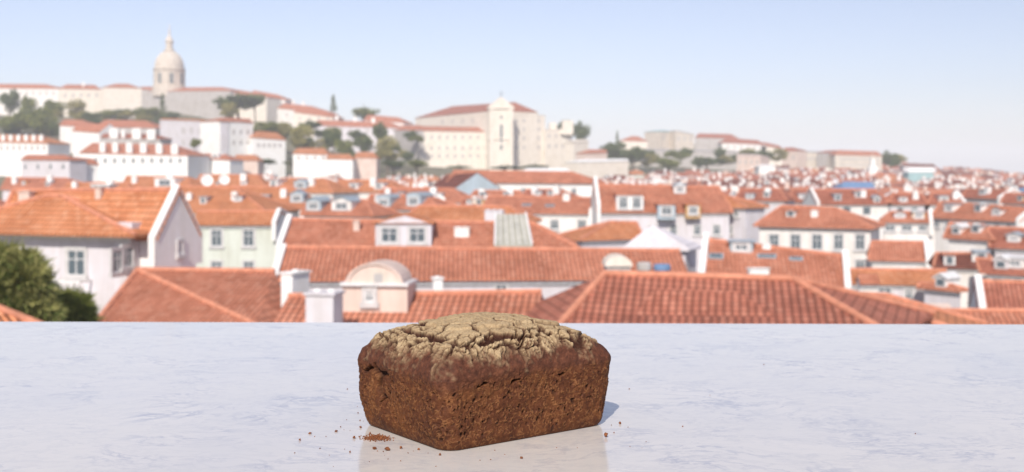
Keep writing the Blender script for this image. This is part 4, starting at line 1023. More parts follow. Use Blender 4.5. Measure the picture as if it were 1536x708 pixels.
for a in [
 ('dark olive tree at the very left of the hilltop', 14, 150, 800, 36, 34, 'round', 'leafd'),
 ('tall dark tree against the left hilltop house', 42, 158, 790, 28, 40, 'round', 'leaf'),
 ('broad olive tree left of the cream block', 80, 162, 770, 40, 34, 'round', 'leaf'),
 ('round olive tree below the cream block', 116, 166, 760, 36, 30, 'round', 'leafy'),
 ('wide bushy tree on the far left slope', 28, 182, 700, 60, 30, 'flat', 'leaf'),
 ('rounded tree in the middle of the left slope', 62, 180, 690, 44, 36, 'round', 'leaf'),
 ('small dark tree above the white gabled cottage', 84, 192, 660, 22, 18, 'round', 'leafd'),
 ('green tree at the foot of the blank cream block', 160, 171, 780, 30, 14, 'flat', 'leaf'),
 ('pale green tree right of the cream block', 190, 171, 780, 26, 14, 'flat', 'leafy'),
 ('dusty olive tree beneath the domed church', 222, 168, 800, 40, 22, 'round', 'leaf'),
 ('dark cypress beside the church wall', 244, 156, 820, 14, 32, 'cone', 'leafd'),
 ('large umbrella pine right of the domed church', 356, 152, 800, 88, 32, 'flat', 'leafd'),
 ('yellowish tree under the umbrella pine', 344, 166, 780, 34, 24, 'round', 'leafy'),
 ('second dark pine crown beside the umbrella pine', 382, 150, 810, 40, 26, 'flat', 'leafd'),
 ('small green tree inside the mansion courtyard', 294, 214, 505, 20, 18, 'round', 'leaf'),
 ('leafy tree right of the mansion roof', 398, 190, 640, 44, 24, 'round', 'leaf'),
 ('bushy tree behind the mansion annex', 424, 194, 650, 30, 22, 'round', 'leafy'),
 ('golden green tree above the white cottage', 456, 208, 600, 48, 34, 'round', 'leafy'),
 ('blue green tree left of the pointed ridge roofs', 500, 206, 610, 34, 36, 'round', 'leafd'),
 ('light green tree over the tiny pink cottage', 515, 218, 600, 30, 28, 'round', 'leaf'),
 ('tall round tree against the pale ridge wall', 568, 196, 640, 28, 26, 'round', 'leafd'),
 ('large round green tree left of the monastery wing', 582, 224, 600, 42, 36, 'round', 'leafy'),
 ('blue shaded tree between the two round trees', 545, 216, 620, 34, 28, 'round', 'leafd'),
 ('lone pointed conifer on the ridge', 500, 153, 800, 13, 22, 'cone', 'leafd'),
 ('flat topped olive clump on the ridge skyline', 546, 168, 790, 48, 20, 'flat', 'leaf'),
 ('dark rounded tree directly behind the monastery turrets', 846, 192, 790, 46, 32, 'flat', 'leafd'),
 ('tall dark tree right of the monastery turrets', 872, 199, 770, 28, 36, 'round', 'leafd'),
 ('thin lone palm-like tree on the saddle between the hills', 926, 206, 860, 8, 20, 'cone', 'leafd'),
 ('bright green tree below the right hill towers', 1002, 244, 640, 44, 18, 'flat', 'leaf'),
 ('dark tree mass under the white house of the right hill', 1136, 234, 720, 56, 24, 'flat', 'leafd'),
 ('blue shaded tree right of the pale flat terrace', 920, 226, 720, 44, 30, 'round', 'leafd'),
 ('shadowed tree on the slope under the red pyramid lodge', 950, 232, 710, 48, 26, 'round', 'leafd'),
 ('grey green tree mound at the right end of the ridge palace', 1336, 238, 790, 26, 30, 'round', 'leafd'),
 ('dusky tree under the grey retaining wall', 1060, 242, 700, 60, 16, 'flat', 'leafd'),
 ]:
    tree(*a)
g = 'hedge bushes at the foot of the hill'
for k, (px, py, w, h, lb) in enumerate([(345, 243, 60, 9, 'low dark hedge below the mansion'), (395, 242, 50, 10, 'dark hedge continuing right of the mansion'), (440, 243, 40, 9, 'small hedge below the white cottage'),
    (512, 245, 34, 12, 'dark bush left of the yellow green hedge'), (545, 246, 36, 16, 'rounded green bush at the foot of the trees'), (590, 245, 44, 16, 'wide dark bush in front of the pale wing'), (625, 244, 40, 14, 'dark bush at the corner of the monastery'),
    (760, 251, 60, 7, 'thin hedge under the front tower of the monastery'), (800, 250, 50, 8, 'bushes under the right monastery wall'), (690, 250, 40, 5, 'thin planting strip along the monastery foot')]):
    tree(lb, px, py, 520, w, h, 'flat', 'leafd' if k % 3 else 'leaf', name='bush', group=g)
rb_ = random.Random(3)
for (x0, x1, f0, f1, Y, n, gl) in [(0, 150, 168, 200, 700, 14, 'shrubs on the far left slope'), (150, 260, 168, 180, 780, 9, 'shrubs under the hilltop blocks'), (385, 480, 186, 226, 640, 12, 'shrubs behind the mansion annex'),
                                   (480, 630, 200, 240, 640, 18, 'shrubs below the pale ridge wall'), (890, 1110, 226, 246, 700, 16, 'shrubs on the right hill slope'), (1110, 1170, 224, 240, 740, 5, 'shrubs below the red roofs of the right hill'), (1325, 1350, 232, 246, 790, 3, 'shrubs at the end of the ridge palace')]:
    for k in range(n):
        px = x0 + (x1 - x0) * (k + rb_.random()) / n; f = rb_.random(); py = f0 + (f1 - f0) * f; y = Y + 60 * (1 - f)
        x = (px - 768) * y / F; wv = rb_.uniform(20, 34); hv = rb_.uniform(12, 20)
        col_ = rb_.choice(['leaf', 'leafd', 'leafd', 'leafy'])
        tree({'leaf': 'olive green', 'leafd': 'dark green', 'leafy': 'yellow green'}[col_] + ' bushy shrub among the ' + gl, px, py, y, wv, hv, 'round', col_, name='shrub', group=gl, trunk=False)
# near pine tree on the left
def near_tree(label, px, py, Y, blobs, mat, n, leaf, seed, group=None):
    r = random.Random(seed); c = pt(px, py, Y); s = Y / F
    gz = ground_z(c.x, c.y); root = empty('pine_tree', (c.x, c.y, gz), label, 'tree', group)
    mb = MB(); B = [(c + Vector((bx * s, by * s * .9, -bz * s)), br * s) for bx, by, bz, br in blobs]
    tot = sum(b[1] ** 2 for b in B)
    for (bc, br) in B:
        # tufts
        for k in range(int(n * br ** 2 / tot / 9)):
            d = Vector((r.gauss(0, 1), r.gauss(0, 1), r.gauss(0, 1))).normalized(); tc = bc + d * br * (r.uniform(.3, 1.0) + .45 * max(0, math.sin(d.x * 7 + seed) * math.sin(d.z * 6 + bc.x * 3)))
            for q in range(9):
                v = (d * .6 + Vector((r.gauss(0, 1), r.gauss(0, 1), r.gauss(0, 1) + .4)) * .6).normalized(); w = v.orthogonal().normalized(); p = tc + v * r.uniform(0, .3)
                L = leaf * r.uniform(.7, 1.6); n0 = len(mb.v)
                mb.v += [tuple(p - w * leaf * .16), tuple(p + w * leaf * .16), tuple(p + v * L)]; mb.f.append((n0, n0 + 1, n0 + 2)); mb.mi.append(0)
    part('crown', mb, mat, root)
    mb = MB(); base = Vector((c.x, c.y, gz)); mid = Vector((c.x, c.y, c.z - 1.5)); mb.tube(base, mid, .3, .2, 10)
    for (bc, br) in B: mb.tube(mid - UP * .4, bc, .1, .03, 6)
    part('trunk', mb, 'bark', root)
near_tree('big sunlit pine tree at the left edge in front of the lilac shaded house', 20, 441, 40,
    [(-25, 0, -40, 24), (5, 10, -38, 20), (25, -5, -22, 22), (-10, -10, -12, 28), (20, 5, 5, 26), (-25, 0, 15, 26), (10, -5, 28, 24), (38, 0, 12, 16), (48, 0, 30, 14), (-15, 0, 40, 26), (-60, 0, 0, 30), (18, 0, 48, 20)], 'pine', 20000, .30, 3)
near_tree('lower dark green pine top under the balcony of the lilac shaded house', 98, 466, 43,
    [(0, 0, -4, 18), (20, 0, 0, 14), (-18, 3, 4, 16), (5, 0, 14, 22), (-25, 0, 22, 18), (24, 3, 16, 12)], 'leaf', 10000, .26, 7)
# ================================================================== terrace and marble counter
HT = .32; ZT = CZ - HT         # table top height
def terrace():
    # floor of the terrace the counter stands on, and the building that carries it
    mb = MB(); mb.prism([(-6, -4, ZT - .93), (6, -4, ZT - .93), (6, 2.6, ZT - .93), (-6, 2.6, ZT - .93)], (0, 0, -.25))
    o = obj('terrace_floor', make_mesh('terrace_floor', mb, ['grey'])); tag(o, kind='structure')
    mb = MB(); z1 = ZT - 1.18 - .004; mb.prism([(-5.9, -3.9, z1), (5.9, -3.9, z1), (5.9, 2.5, z1), (-5.9, 2.5, z1)], (0, 0, -(z1 - (CZ - 17))))
    o = obj('terrace_house', make_mesh('terrace_house', mb, ['white']))
    tag(o, 'white walled house carrying the terrace under the marble counter', 'building')
terrace()
m, nt, b = newmat('polished_white_marble')
tc = N(nt, 'ShaderNodeTexCoord').outputs['Object']
wv = N(nt, 'ShaderNodeTexNoise'); wv.inputs['Scale'].default_value = 3.5; wv.inputs['Detail'].default_value = 5; nt.links.new(tc, wv.inputs['Vector'])
off = N(nt, 'ShaderNodeVectorMath', operation='MULTIPLY_ADD'); nt.links.new(wv.outputs['Color'], off.inputs[0]); off.inputs[1].default_value = (.22, .22, .22); nt.links.new(tc, off.inputs[2])
def vein(scale, width, seed, sx=.55):
    mp = N(nt, 'ShaderNodeMapping'); mp.inputs['Scale'].default_value = (sx, 1, 1); mp.inputs['Location'].default_value = (seed, seed * 2, 0); mp.inputs['Rotation'].default_value = (0, 0, .12)
    nt.links.new(off.outputs[0], mp.inputs[0])
    n = noise(nt, mp.outputs[0], scale, 6, .62)
    d = math_(nt, 'ABSOLUTE', math_(nt, 'SUBTRACT', n, .5))
    return math_(nt, 'SUBTRACT', 1.0, math_(nt, 'DIVIDE', d, width, clamp=True), clamp=True)
v1 = vein(7, .022, 3.1); v2 = vein(16, .03, 8.7); v3 = vein(32, .05, 1.3)
cl = noise(nt, tc, 2.2, 5, .6); cl2 = noise(nt, tc, 9, 5, .65)
msk = ramp(nt, cl, [(.42, (0, 0, 0)), (.62, (1, 1, 1))]); msk2 = ramp(nt, cl2, [(.42, (0, 0, 0)), (.66, (1, 1, 1))])
c = mixc(nt, cl2, (.62, .585, .53), (.75, .69, .615))
c = mixc(nt, math_(nt, 'MULTIPLY', msk, .22), c, (.44, .45, .50))
c = mixc(nt, math_(nt, 'MULTIPLY', math_(nt, 'MULTIPLY', v1, msk2), .6), c, (.31, .32, .38))
c = mixc(nt, math_(nt, 'MULTIPLY', math_(nt, 'MULTIPLY', v2, msk2), .55), c, (.34, .34, .39))
c = mixc(nt, math_(nt, 'MULTIPLY', v3, .14), c, (.36, .36, .40))
nt.links.new(c, b.inputs['Base Color'])
rg = math_(nt, 'MULTIPLY_ADD', cl2, .10, .07); nt.links.new(rg, b.inputs['Roughness']); b.inputs['Specular IOR Level'].default_value = .5
M['marble'] = m
def counter():
    yl, yr = F * HT / (482 - 255), F * HT / (486.3 - 255)
    xl, xr = -768 * yl / F, 768 * yr / F
    sl = (yr - yl) / (xr - xl); X0, X1 = -2.6, 2.6
    ya, yb = yl + sl * (X0 - xl), yl + sl * (X1 - xl)
    root = empty('marble_counter', (0, 1.5, ZT - .93), 'long polished white marble counter with faint blue grey veins under the loaf', 'counter')
    me = bpy.data.meshes.new('counter_top'); import bmesh
    bm = bmesh.new(); t = .045
    vs = [bm.verts.new(p) for p in ((X0, .55, ZT - t), (X1, .55, ZT - t), (X1, yb, ZT - t), (X0, ya, ZT - t), (X0, .55, ZT), (X1, .55, ZT), (X1, yb, ZT), (X0, ya, ZT))]
    for f in ((3, 2, 1, 0), (4, 5, 6, 7), (0, 1, 5, 4), (1, 2, 6, 5), (2, 3, 7, 6), (3, 0, 4, 7)): bm.faces.new([vs[i] for i in f])
    bmesh.ops.bevel(bm, geom=list(bm.edges), offset=.004, segments=3, affect='EDGES')
    for v in bm.verts: v.co -= Vector((0, 1.5, ZT - .93))
    bm.to_mesh(me); me.materials.append(M['marble']); obj('counter_top', me, root)
    mb = MB()
    for x in (-2.3, 0, 2.3): mb.prism([(x - .25, .75, ZT - .93), (x + .25, .75, ZT - .93), (x + .25, 2.15, ZT - .93), (x - .25, 2.15, ZT - .93)], (0, 0, .93 - t - .002))
    part('plinth', mb, 'white', root)
counter()

# ================================================================== loaf
rs = np.random.RandomState(4)
_perm = rs.permutation(512); _perm = np.concatenate([_perm, _perm, _perm])
_g = rs.normal(size=(512, 3)); _g /= np.linalg.norm(_g, axis=1)[:, None]
def perlin(P):
    i = np.floor(P).astype(int); f = P - i; i &= 511; u = f * f * f * (f * (f * 6 - 15) + 10); r = 0
    for dx in (0, 1):
        for dy in (0, 1):
            for dz in (0, 1):
                h = _perm[(_perm[(_perm[(i[:, 0] + dx) & 511] + i[:, 1] + dy) & 511] + i[:, 2] + dz) & 511]
                gr = _g[h]; d = f - np.array([dx, dy, dz]); w = np.where(dx, u[:, 0], 1 - u[:, 0]) * np.where(dy, u[:, 1], 1 - u[:, 1]) * np.where(dz, u[:, 2], 1 - u[:, 2])
                r = r + w * (gr * d).sum(1)
    return r * 1.6
def fbm(P, o=4):
    a, r, s = 1.0, 0, 1.0
    for k in range(o): r = r + a * perlin(P * s + k * 17.3); a *= .5; s *= 2.03
    return r
def sst(a, b_, x): t = np.clip((x - a) / (b_ - a), 0, 1); return t * t * (3 - 2 * t)

LL, LW = .262, .205          # length, width at the shoulder
ZS, HD = .081, .0485          # shoulder height, dome height
def loaf():
    rc = .023; a, bb = LL / 2, LW / 2
    # perimeter of rounded rectangle
    K = 1040; pts = []
    segs = [(2 * (bb - rc), 'E'), (rc * math.pi / 2, 'c'), (2 * (a - rc), 'N'), (rc * math.pi / 2, 'c')]
    per = 2 * sum(s[0] for s in segs); U = np.arange(K) / K * per
    def bound(u):
        u = u % per
        hx, hy = a - rc, bb - rc; q = rc * math.pi / 2
        # start at right side going up
        L = [2 * hy, q, 2 * hx, q, 2 * hy, q, 2 * hx, q]; k = 0
        while u > L[k] and k < 7: u -= L[k]; k += 1
        if k == 0: return a, -hy + u
        if k == 1: t = u / rc; return hx + rc * math.cos(t), hy + rc * math.sin(t)
        if k == 2: return hx - u, bb
        if k == 3: t = math.pi / 2 + u / rc; return -hx + rc * math.cos(t), hy + rc * math.sin(t)
        if k == 4: return -a, hy - u
        if k == 5: t = math.pi + u / rc; return -hx + rc * math.cos(t), -hy + rc * math.sin(t)
        if k == 6: return -hx + u, -bb
        t = 1.5 * math.pi + u / rc; return hx + rc * math.cos(t), -hy + rc * math.sin(t)
    Bd = np.array([bound(u) for u in U]); ang = np.arctan2(Bd[:, 1] / bb, Bd[:, 0] / a); El = np.stack([a * np.cos(ang), bb * np.sin(ang)], 1)
    # profile (s, z)
    pr = [(s, 0.0) for s in np.linspace(0, .89, 10)]
    s0 = .925
    for t in np.linspace(0, math.pi / 2, 44)[1:]: pr.append((.89 + .062 * math.sin(t), .016 * (1 - math.cos(t))))
    fine = []
    for z in np.linspace(.0165, ZS, 100): q = (z - .016) / (ZS - .016); fine.append((.952 + .048 * q ** .8, z))
    for t in np.linspace(0, 1, 600)[1:]:
        ph = t * math.pi / 2; s = math.cos(ph) ** .62; g_ = (1 - s ** 3.6) ** .50; fine.append((s, ZS + HD * g_))
    fine.append((0.0, ZS + HD)); fine = np.array(fine)
    d = np.r_[0, np.cumsum(np.hypot(np.diff(fine[:, 0]) * .11, np.diff(fine[:, 1])))]
    n2 = int(d[-1] / .00062); tt = np.linspace(0, d[-1], n2); fs = np.interp(tt, d, fine[:, 0]); fz = np.interp(tt, d, fine[:, 1]); fs[-1] = .004
    pr = np.array(pr + list(zip(fs, fz))); pr[0, 0] = .01
    NP = len(pr); S = pr[:, 0][:, None]; Zz = pr[:, 1][:, None]
    up = np.clip((1 - S) * .9, 0, .65) * (Zz > ZS * .9)
    XY = S[..., None] * (Bd[None] * (1 - up[..., None]) + El[None] * up[..., None])
    P = np.zeros((NP, K, 3)); P[..., :2] = XY; P[..., 2] = Zz
    # asymmetry: the dome leans and the left end sags a little
    x, y, z = P[..., 0].copy(), P[..., 1].copy(), P[..., 2].copy()
    tz = np.clip((z - ZS) / HD, 0, 1)
    P[..., 2] += tz * (-.005 * sst(.02, -.12, -x) * 0 + -.004 * (x / a) + .003 * np.sin(x * 30 + 1) - .002 * y / bb)
    # base normals
    def normals(P):
        du = np.roll(P, -1, 1) - np.roll(P, 1, 1); dv = np.empty_like(P); dv[1:-1] = P[2:] - P[:-2]; dv[0] = P[1] - P[0]; dv[-1] = P[-1] - P[-2]
        n = np.cross(du, dv); l = np.linalg.norm(n, axis=2, keepdims=True); n = n / np.maximum(l, 1e-12); return n
    Nn = normals(P); Nn[0:9] = (0, 0, -1); Nn[-3:] = (0, 0, 1)
    Q = P.reshape(-1, 3); q3 = Q.copy()
    x, y, z = Q[:, 0], Q[:, 1], Q[:, 2]; Sx = np.repeat(pr[:, 0], K)
    Up = np.tile(U, NP)
    onb = sst(.004, .02, z)
    lump = fbm(Q * 16, 3) * .0038; med = fbm(Q * 95, 3); fin = fbm(Q * 330, 3)
    zb = ZS - .001 + .0065 * fbm(np.stack([Up * 16, z * 0, z * 0], 1), 2) + .004 * fbm(Q * 60, 2)
    dip = np.exp(-((Up - (2 * (bb - rc) * 2 + rc * math.pi / 2 * 2.5 + 2 * (a - rc))) / .028) ** 2); zb = zb - .008 * dip
    crust = sst(-.0070, .0070, z - zb + .0025 * fin)
    crustc = sst(-.010, .010, z - zb + .0035 * fbm(Q * 55 + 6, 3))
    # flour patch outline
    rim = Sx + .07 * fbm(np.stack([x * 28, y * 28, x * 0], 1), 3); rim2 = rim + .035 * fbm(Q * 120, 2)
    top = (z > ZS)
    flour = (1 - sst(.89, .98, rim2)) * top
    # cracks: warped voronoi in plan
    wx = x + .006 * fbm(Q * 45 + 3, 2) + .0022 * fbm(Q * 140, 2); wy = y + .006 * fbm(Q * 45 + 9, 2) + .0022 * fbm(Q * 140 + 5, 2)
    def voro(cell, seed, ax=1.0):
        r = np.random.RandomState(seed); gx = np.arange(-LL / 2 - cell, LL / 2 + cell, cell); gy = np.arange(-LW / 2 - cell, LW / 2 + cell, cell / ax)
        G = np.array([(u_ + r.uniform(-.42, .42) * cell, v_ + r.uniform(-.42, .42) * cell / ax) for u_ in gx for v_ in gy])
        F1 = np.full(len(wx), 9.0); F2 = F1.copy()
        for gx_, gy_ in G:
            dd = np.hypot(wx - gx_, wy - gy_); m1 = dd < F1; F2 = np.where(m1, F1, np.minimum(F2, dd)); F1 = np.where(m1, dd, F1)
        return F1, F2 - F1
    tm = np.where(top)[0]
    _, e1 = voro(.046, 5); f1b, e2 = voro(.026, 8, 1.0); wx_, wy_ = wx, wy; wx, wy = wx_ * .42, wy_ * 1.25; _, e2b = voro(.0115, 12); wx, wy = wx_, wy_
    lft = sst(-.045, -.075, x); e2 = e2 * (1 - lft) + e2b * 1.6 * lft; f1c, e3 = voro(.0085, 2)
    c1 = (1 - sst(.0008, .0056, e1)) * sst(-.35, -.2, fbm(Q * 22 + 4, 2))
    midm = sst(.50, .76, rim); rimm = sst(.74, .90, rim)
    c2 = (1 - sst(.0005, .0038, e2)) * (.10 + .80 * midm) * sst(-.25, .05, fbm(Q * 30 + 40, 2) + midm * .5)
    c3 = (1 - sst(.0002, .0017, e3)) * rimm * .55
    def pline(pl, w, dp):
        D = np.full(len(wx), 9.0)
        for (x0, y0), (x1, y1) in zip(pl, pl[1:]):
            vx, vy = x1 - x0, y1 - y0; t = np.clip(((wx - x0) * vx + (wy - y0) * vy) / (vx * vx + vy * vy), 0, 1)
            D = np.minimum(D, np.hypot(wx - x0 - t * vx, wy - y0 - t * vy))
        ww = w * (.75 + .5 * fbm(Q * 50 + 77, 2)); return (1 - sst(ww * .35, ww, D)) * dp
    h = .32
    big = np.zeros(len(x))
    for pl, w, dp in [([(-.27, .24), (-.25, .12), (-.275, .02), (-.285, -.10), (-.26, -.16)], .0085, 1.0),
                      ([(-.285, .02), (-.22, -.04), (-.12, -.02), (-.04, -.07)], .0040, .8),
                      ([(-.25, .12), (-.15, .14), (-.02, .10), (.08, .14), (.2, .1)], .0050, .8),
                      ([(.0, -.02), (.035, -.08), (.02, -.15)], .0046, .9),
                      ([(-.20, -.235), (-.10, -.215), (.02, -.235), (.05, -.20), (.12, -.22)], .0055, .9),
                      ([(.12, .02), (.2, -.04), (.26, -.14)], .0028, .6), ([(.05, .2), (.15, .17), (.26, .2)], .0036, .7),
                      ([(.22, -.2), (.25, -.24)], .003, .7), ([(-.34, .1), (-.31, .16), (-.33, .24)], .0025, .5)]:
        big = np.maximum(big, pline([(u_ * h * LL / (.75 * h), v_ * h * LW / (.57 * h)) for u_, v_ in pl], w, dp) * top)
    rw = rim + .10 * fbm(Q * 17 + 60, 2) + .03 * fbm(Q * 70 + 8, 2); plateau = 1 - sst(.555, .585, rw)
    ring = np.exp(-((rw - .60) / .022) ** 2) * sst(-.25, .05, fbm(Q * 24 + 90, 2)) * top
    big = np.maximum(big, ring * .75)
    plate = plateau * .0030 + sst(0, .012, e1) * .0012 + (sst(0, .004, e2)) * .0009 * midm + sst(0, .0028, e3) * .0007 * rimm
    # tears on the sides (arc position, height)
    def side(pl, w):
        D = np.full(len(x), 9.0); uu = Up + .003 * fbm(Q * 90 + 31, 2); zz = z + .003 * fbm(Q * 90 + 51, 2)
        for (x0, y0), (x1, y1) in zip(pl, pl[1:]):
            vx, vy = x1 - x0, y1 - y0; t = np.clip(((uu - x0) * vx + (zz - y0) * vy) / (vx * vx + vy * vy), 0, 1)
            D = np.minimum(D, np.hypot(uu - x0 - t * vx, zz - y0 - t * vy))
        return (1 - sst(w * .3, w, D)) * (z > .004)
    q = rc * math.pi / 2; eL = 2 * (bb - rc) + q + 2 * (a - rc) + q      # arc start of the left end (x=-a), going from +y to -y
    eF = eL + 2 * (bb - rc) + q                                          # start of the front long side
    tears = np.zeros(len(x))
    for pl, w in [([(eL + .030, .078), (eL + .040, .068), (eL + .038, .055), (eL + .046, .045)], .0062), ([(eL + .040, .074), (eL + .055, .073), (eL + .066, .067), (eL + .080, .060)], .0040),
                  ([(eL + .046, .045), (eL + .040, .036)], .002), ([(eL + .005, .070), (eL + .015, .072), (eL + .022, .077)], .0040),
                  ([(eF + .026, .069), (eF + .040, .073)], .0016), ([(eF + .075, .071), (eF + .088, .075)], .0017), ([(eF + .15, .071), (eF + .157, .073)], .0011)]:
        tears = np.maximum(tears, side(pl, w))
    # pits in the crumb
    pit = np.zeros(len(x)); rr = np.random.RandomState(9); cr = 1 - crust
    order = np.argsort(Up, kind='stable')
    sidex = np.where((z > .002) & (z < ZS + .004))[0]; su, sz = Up[sidex], z[sidex]
    pv = np.zeros(len(sidex)); o_ = np.argsort(su); su_s = su[o_]; sz_s = sz[o_]; pvs = np.zeros(len(o_))
    for k in range(1150):
        u0, z0 = rr.uniform(0, per), rr.uniform(.002, ZS); r0 = rr.choice([.0009, .0013, .0018, .0026], p=[.5, .3, .15, .05]); r1 = r0 * rr.uniform(.6, 2.2); th = rr.uniform(-.9, .9)
        i0, i1 = np.searchsorted(su_s, [u0 - .007, u0 + .007]); du = su_s[i0:i1] - u0; dz = sz_s[i0:i1] - z0
        A_ = (du * math.cos(th) + dz * math.sin(th)) / r0; B_ = (-du * math.sin(th) + dz * math.cos(th)) / r1
        pvs[i0:i1] = np.maximum(pvs[i0:i1], (1 - sst(.5, 1.1, np.hypot(A_, B_))) * min(1, r0 / .0016))
    pv[o_] = pvs; pit[sidex] = pv; pit *= cr * (.35 + .65 * sst(-.3, .25, fbm(Q * 38 + 22, 2)))
    # curly grain flakes: bent arcs, raised ridges
    fl = np.zeros(len(sidex)); fls = np.zeros(len(o_))
    for k in range(2600):
        u0, z0 = rr.uniform(0, per), rr.uniform(.002, ZS + .002); L = rr.uniform(.0018, .0042); th = rr.uniform(0, 6.28); bend = rr.uniform(.6, 1.6) * rr.choice([-1, 1])
        i0, i1 = np.searchsorted(su_s, [u0 - .006, u0 + .006]); du = su_s[i0:i1] - u0; dz = sz_s[i0:i1] - z0
        A_ = du * math.cos(th) + dz * math.sin(th); B_ = -du * math.sin(th) + dz * math.cos(th); B_ = B_ - bend * (A_ * A_) / L * .9
        fls[i0:i1] = np.maximum(fls[i0:i1], (1 - sst(.0002, .0008, np.abs(B_))) * (1 - sst(L * .6, L, np.abs(A_))))
    fl[o_] = fls; flake = np.zeros(len(x)); flake[sidex] = fl; flake *= (1 - crust * .8)
    crk = np.maximum.reduce([c1 * 1.0, c2 * .9, c3 * .7]) * top * sst(.99, .90, rim)
    disp = lump * onb + (med * .0007 + fin * .0005 - pit * .0036 + flake * .0007) * cr * onb
    disp += crust * (.0010 * sst(ZS + .03, ZS, z) + med * .0007 + fin * .0003)
    disp += -lump * .45 * top * sst(.95, .6, rim) + top * flour * (plate + .0004 * fin + .0005) - crk * (.0034 + .0016 * midm) - big * .0078 - tears * .0075
    disp = np.where(z < .001, np.minimum(disp, 0) * .3, disp)
    Nf = Nn.reshape(-1, 3); Q2 = Q + Nf * disp[:, None]; Q2[:, 2] = np.maximum(Q2[:, 2], 0.0)
    Q2[:K * 9, 2] = 0.0006
    # attributes
    grain = fbm(Q * 260 + 12, 3)
    fm = flour * (1 - np.clip(crk * 1.1, 0, 1)) * (1 - np.clip(big * 1.6, 0, 1)) * sst(-.75, .1, grain + .5 * sst(.9, .5, rim) + .25)
    fm = np.maximum(fm, .75 * (fbm(Q * 420 + 70, 1) > .62) * sst(1.02, .86, rim) * top)
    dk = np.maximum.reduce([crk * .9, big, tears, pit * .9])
    idx = np.arange(NP * K).reshape(NP, K)
    a_ = idx[:-1]; b2 = idx[1:]
    quads = np.stack([a_, np.roll(a_, -1, 1), np.roll(b2, -1, 1), b2], -1).reshape(-1, 4)
    me = bpy.data.meshes.new('loaf'); me.vertices.add(len(Q2)); me.vertices.foreach_set('co', Q2.astype(np.float32).ravel())
    nq = len(quads); caps = [list(idx[0][::-1]), list(idx[-1])]
    allv = np.concatenate([quads.ravel(), np.array(caps[0]), np.array(caps[1])]); me.loops.add(len(allv)); me.loops.foreach_set('vertex_index', allv.astype(np.int32))
    st = np.concatenate([np.arange(nq) * 4, [nq * 4, nq * 4 + K]]); me.polygons.add(nq + 2); me.polygons.foreach_set('loop_start', st.astype(np.int32))
    me.update(calc_edges=True); me.validate()
    me.polygons.foreach_set('use_smooth', [True] * len(me.polygons))
    at = me.color_attributes.new('crumb', 'FLOAT_COLOR', 'POINT')
    colr = np.stack([fm, np.clip(dk, 0, 1), crustc, flake], 1).astype(np.float32); at.data.foreach_set('color', colr.ravel())
    return me
def loaf_mat():
    m, nt, b = newmat('dark_rye_bread')
    at = N(nt, 'ShaderNodeAttribute', attribute_name='crumb'); s = N(nt, 'ShaderNodeSeparateColor'); nt.links.new(at.outputs['Color'], s.inputs[0])
    fl_, dk, cr = s.outputs[0], s.outputs[1], s.outputs[2]; fk = at.outputs['Alpha']
    o = N(nt, 'ShaderNodeTexCoord').outputs['Object']
    n1 = noise(nt, o, 22, 4, .6); n2 = noise(nt, o, 160, 5, .65); n3 = noise(nt, o, 600, 3, .6)
    side = ramp(nt, n1, [(.34, (.052, .015, .005)), (.50, (.088, .027, .008)), (.66, (.155, .056, .015))])
    side = mixc(nt, .55, side, ramp(nt, n2, [(.30, (.025, .007, .003)), (.5, (.085, .026, .009)), (.68, (.17, .064, .022))]))
    side = mixc(nt, math_(nt, 'MULTIPLY', fk, .42), side, (.33, .15, .055))
    crust = ramp(nt, n2, [(.3, (.045, .015, .008)), (.55, (.10, .034, .017)), (.75, (.17, .064, .032))])
    c = mixc(nt, cr, side, crust)
    fc = ramp(nt, n2, [(.25, (.21, .135, .068)), (.5, (.37, .265, .145)), (.75, (.55, .42, .255))])
    fc = mixc(nt, .35, fc, ramp(nt, n1, [(.35, (.30, .195, .10)), (.65, (.54, .40, .225))]))
    fc = mixc(nt, .25, fc, ramp(nt, n3, [(.35, (.15, .09, .04)), (.65, (.55, .43, .27))]))
    c = mixc(nt, fl_, c, fc)
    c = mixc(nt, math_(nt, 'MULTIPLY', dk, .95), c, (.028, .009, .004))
    nt.links.new(c, b.inputs['Base Color'])
    bp = N(nt, 'ShaderNodeBump'); bp.inputs['Strength'].default_value = .6; bp.inputs['Distance'].default_value = .0012
    nt.links.new(math_(nt, 'ADD', n2, math_(nt, 'MULTIPLY', n3, .5)), bp.inputs['Height']); nt.links.new(bp.outputs[0], b.inputs['Normal'])
    b.inputs['Roughness'].default_value = .75; b.inputs['Specular IOR Level'].default_value = .25
    return m
M['bread'] = loaf_mat()
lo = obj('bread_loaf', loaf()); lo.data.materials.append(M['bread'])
lo.location = (-.109 * HT, 4.455 * HT + .002, ZT); lo.rotation_euler.z = math.atan2(.6, .8)
tag(lo, 'dark brown tin loaf of rye bread with a cracked floury top on the marble', 'bread')

# ================================================================== crumbs
m, nt, b = newmat('bread_crumb'); g = N(nt, 'ShaderNodeNewGeometry').outputs['Position']
nt.links.new(ramp(nt, noise(nt, g, 300, 3, .6), [(.3, (.09, .026, .008)), (.55, (.20, .065, .02)), (.75, (.34, .13, .042))]), b.inputs['Base Color']); b.inputs['Roughness'].default_value = .85; M['crumb'] = m
rc_ = random.Random(21)
def crumb_mesh(seed, n=2):
    import bmesh
    r = random.Random(seed); bm = bmesh.new(); bmesh.ops.create_icosphere(bm, subdivisions=n, radius=1)
    o = Vector((r.uniform(0, 50), 0, 0)); from mathutils import noise as mn
    for v in bm.verts: v.co *= 1 + .55 * mn.noise(v.co * 1.3 + o) + .3 * mn.noise(v.co * 3.1 + o)
    me = bpy.data.meshes.new('crumb'); bm.to_mesh(me); bm.free(); me.materials.append(M['crumb'])
    lo_ = min(v.co.z for v in me.vertices)
    for v in me.vertices: v.co.z -= lo_
    return me
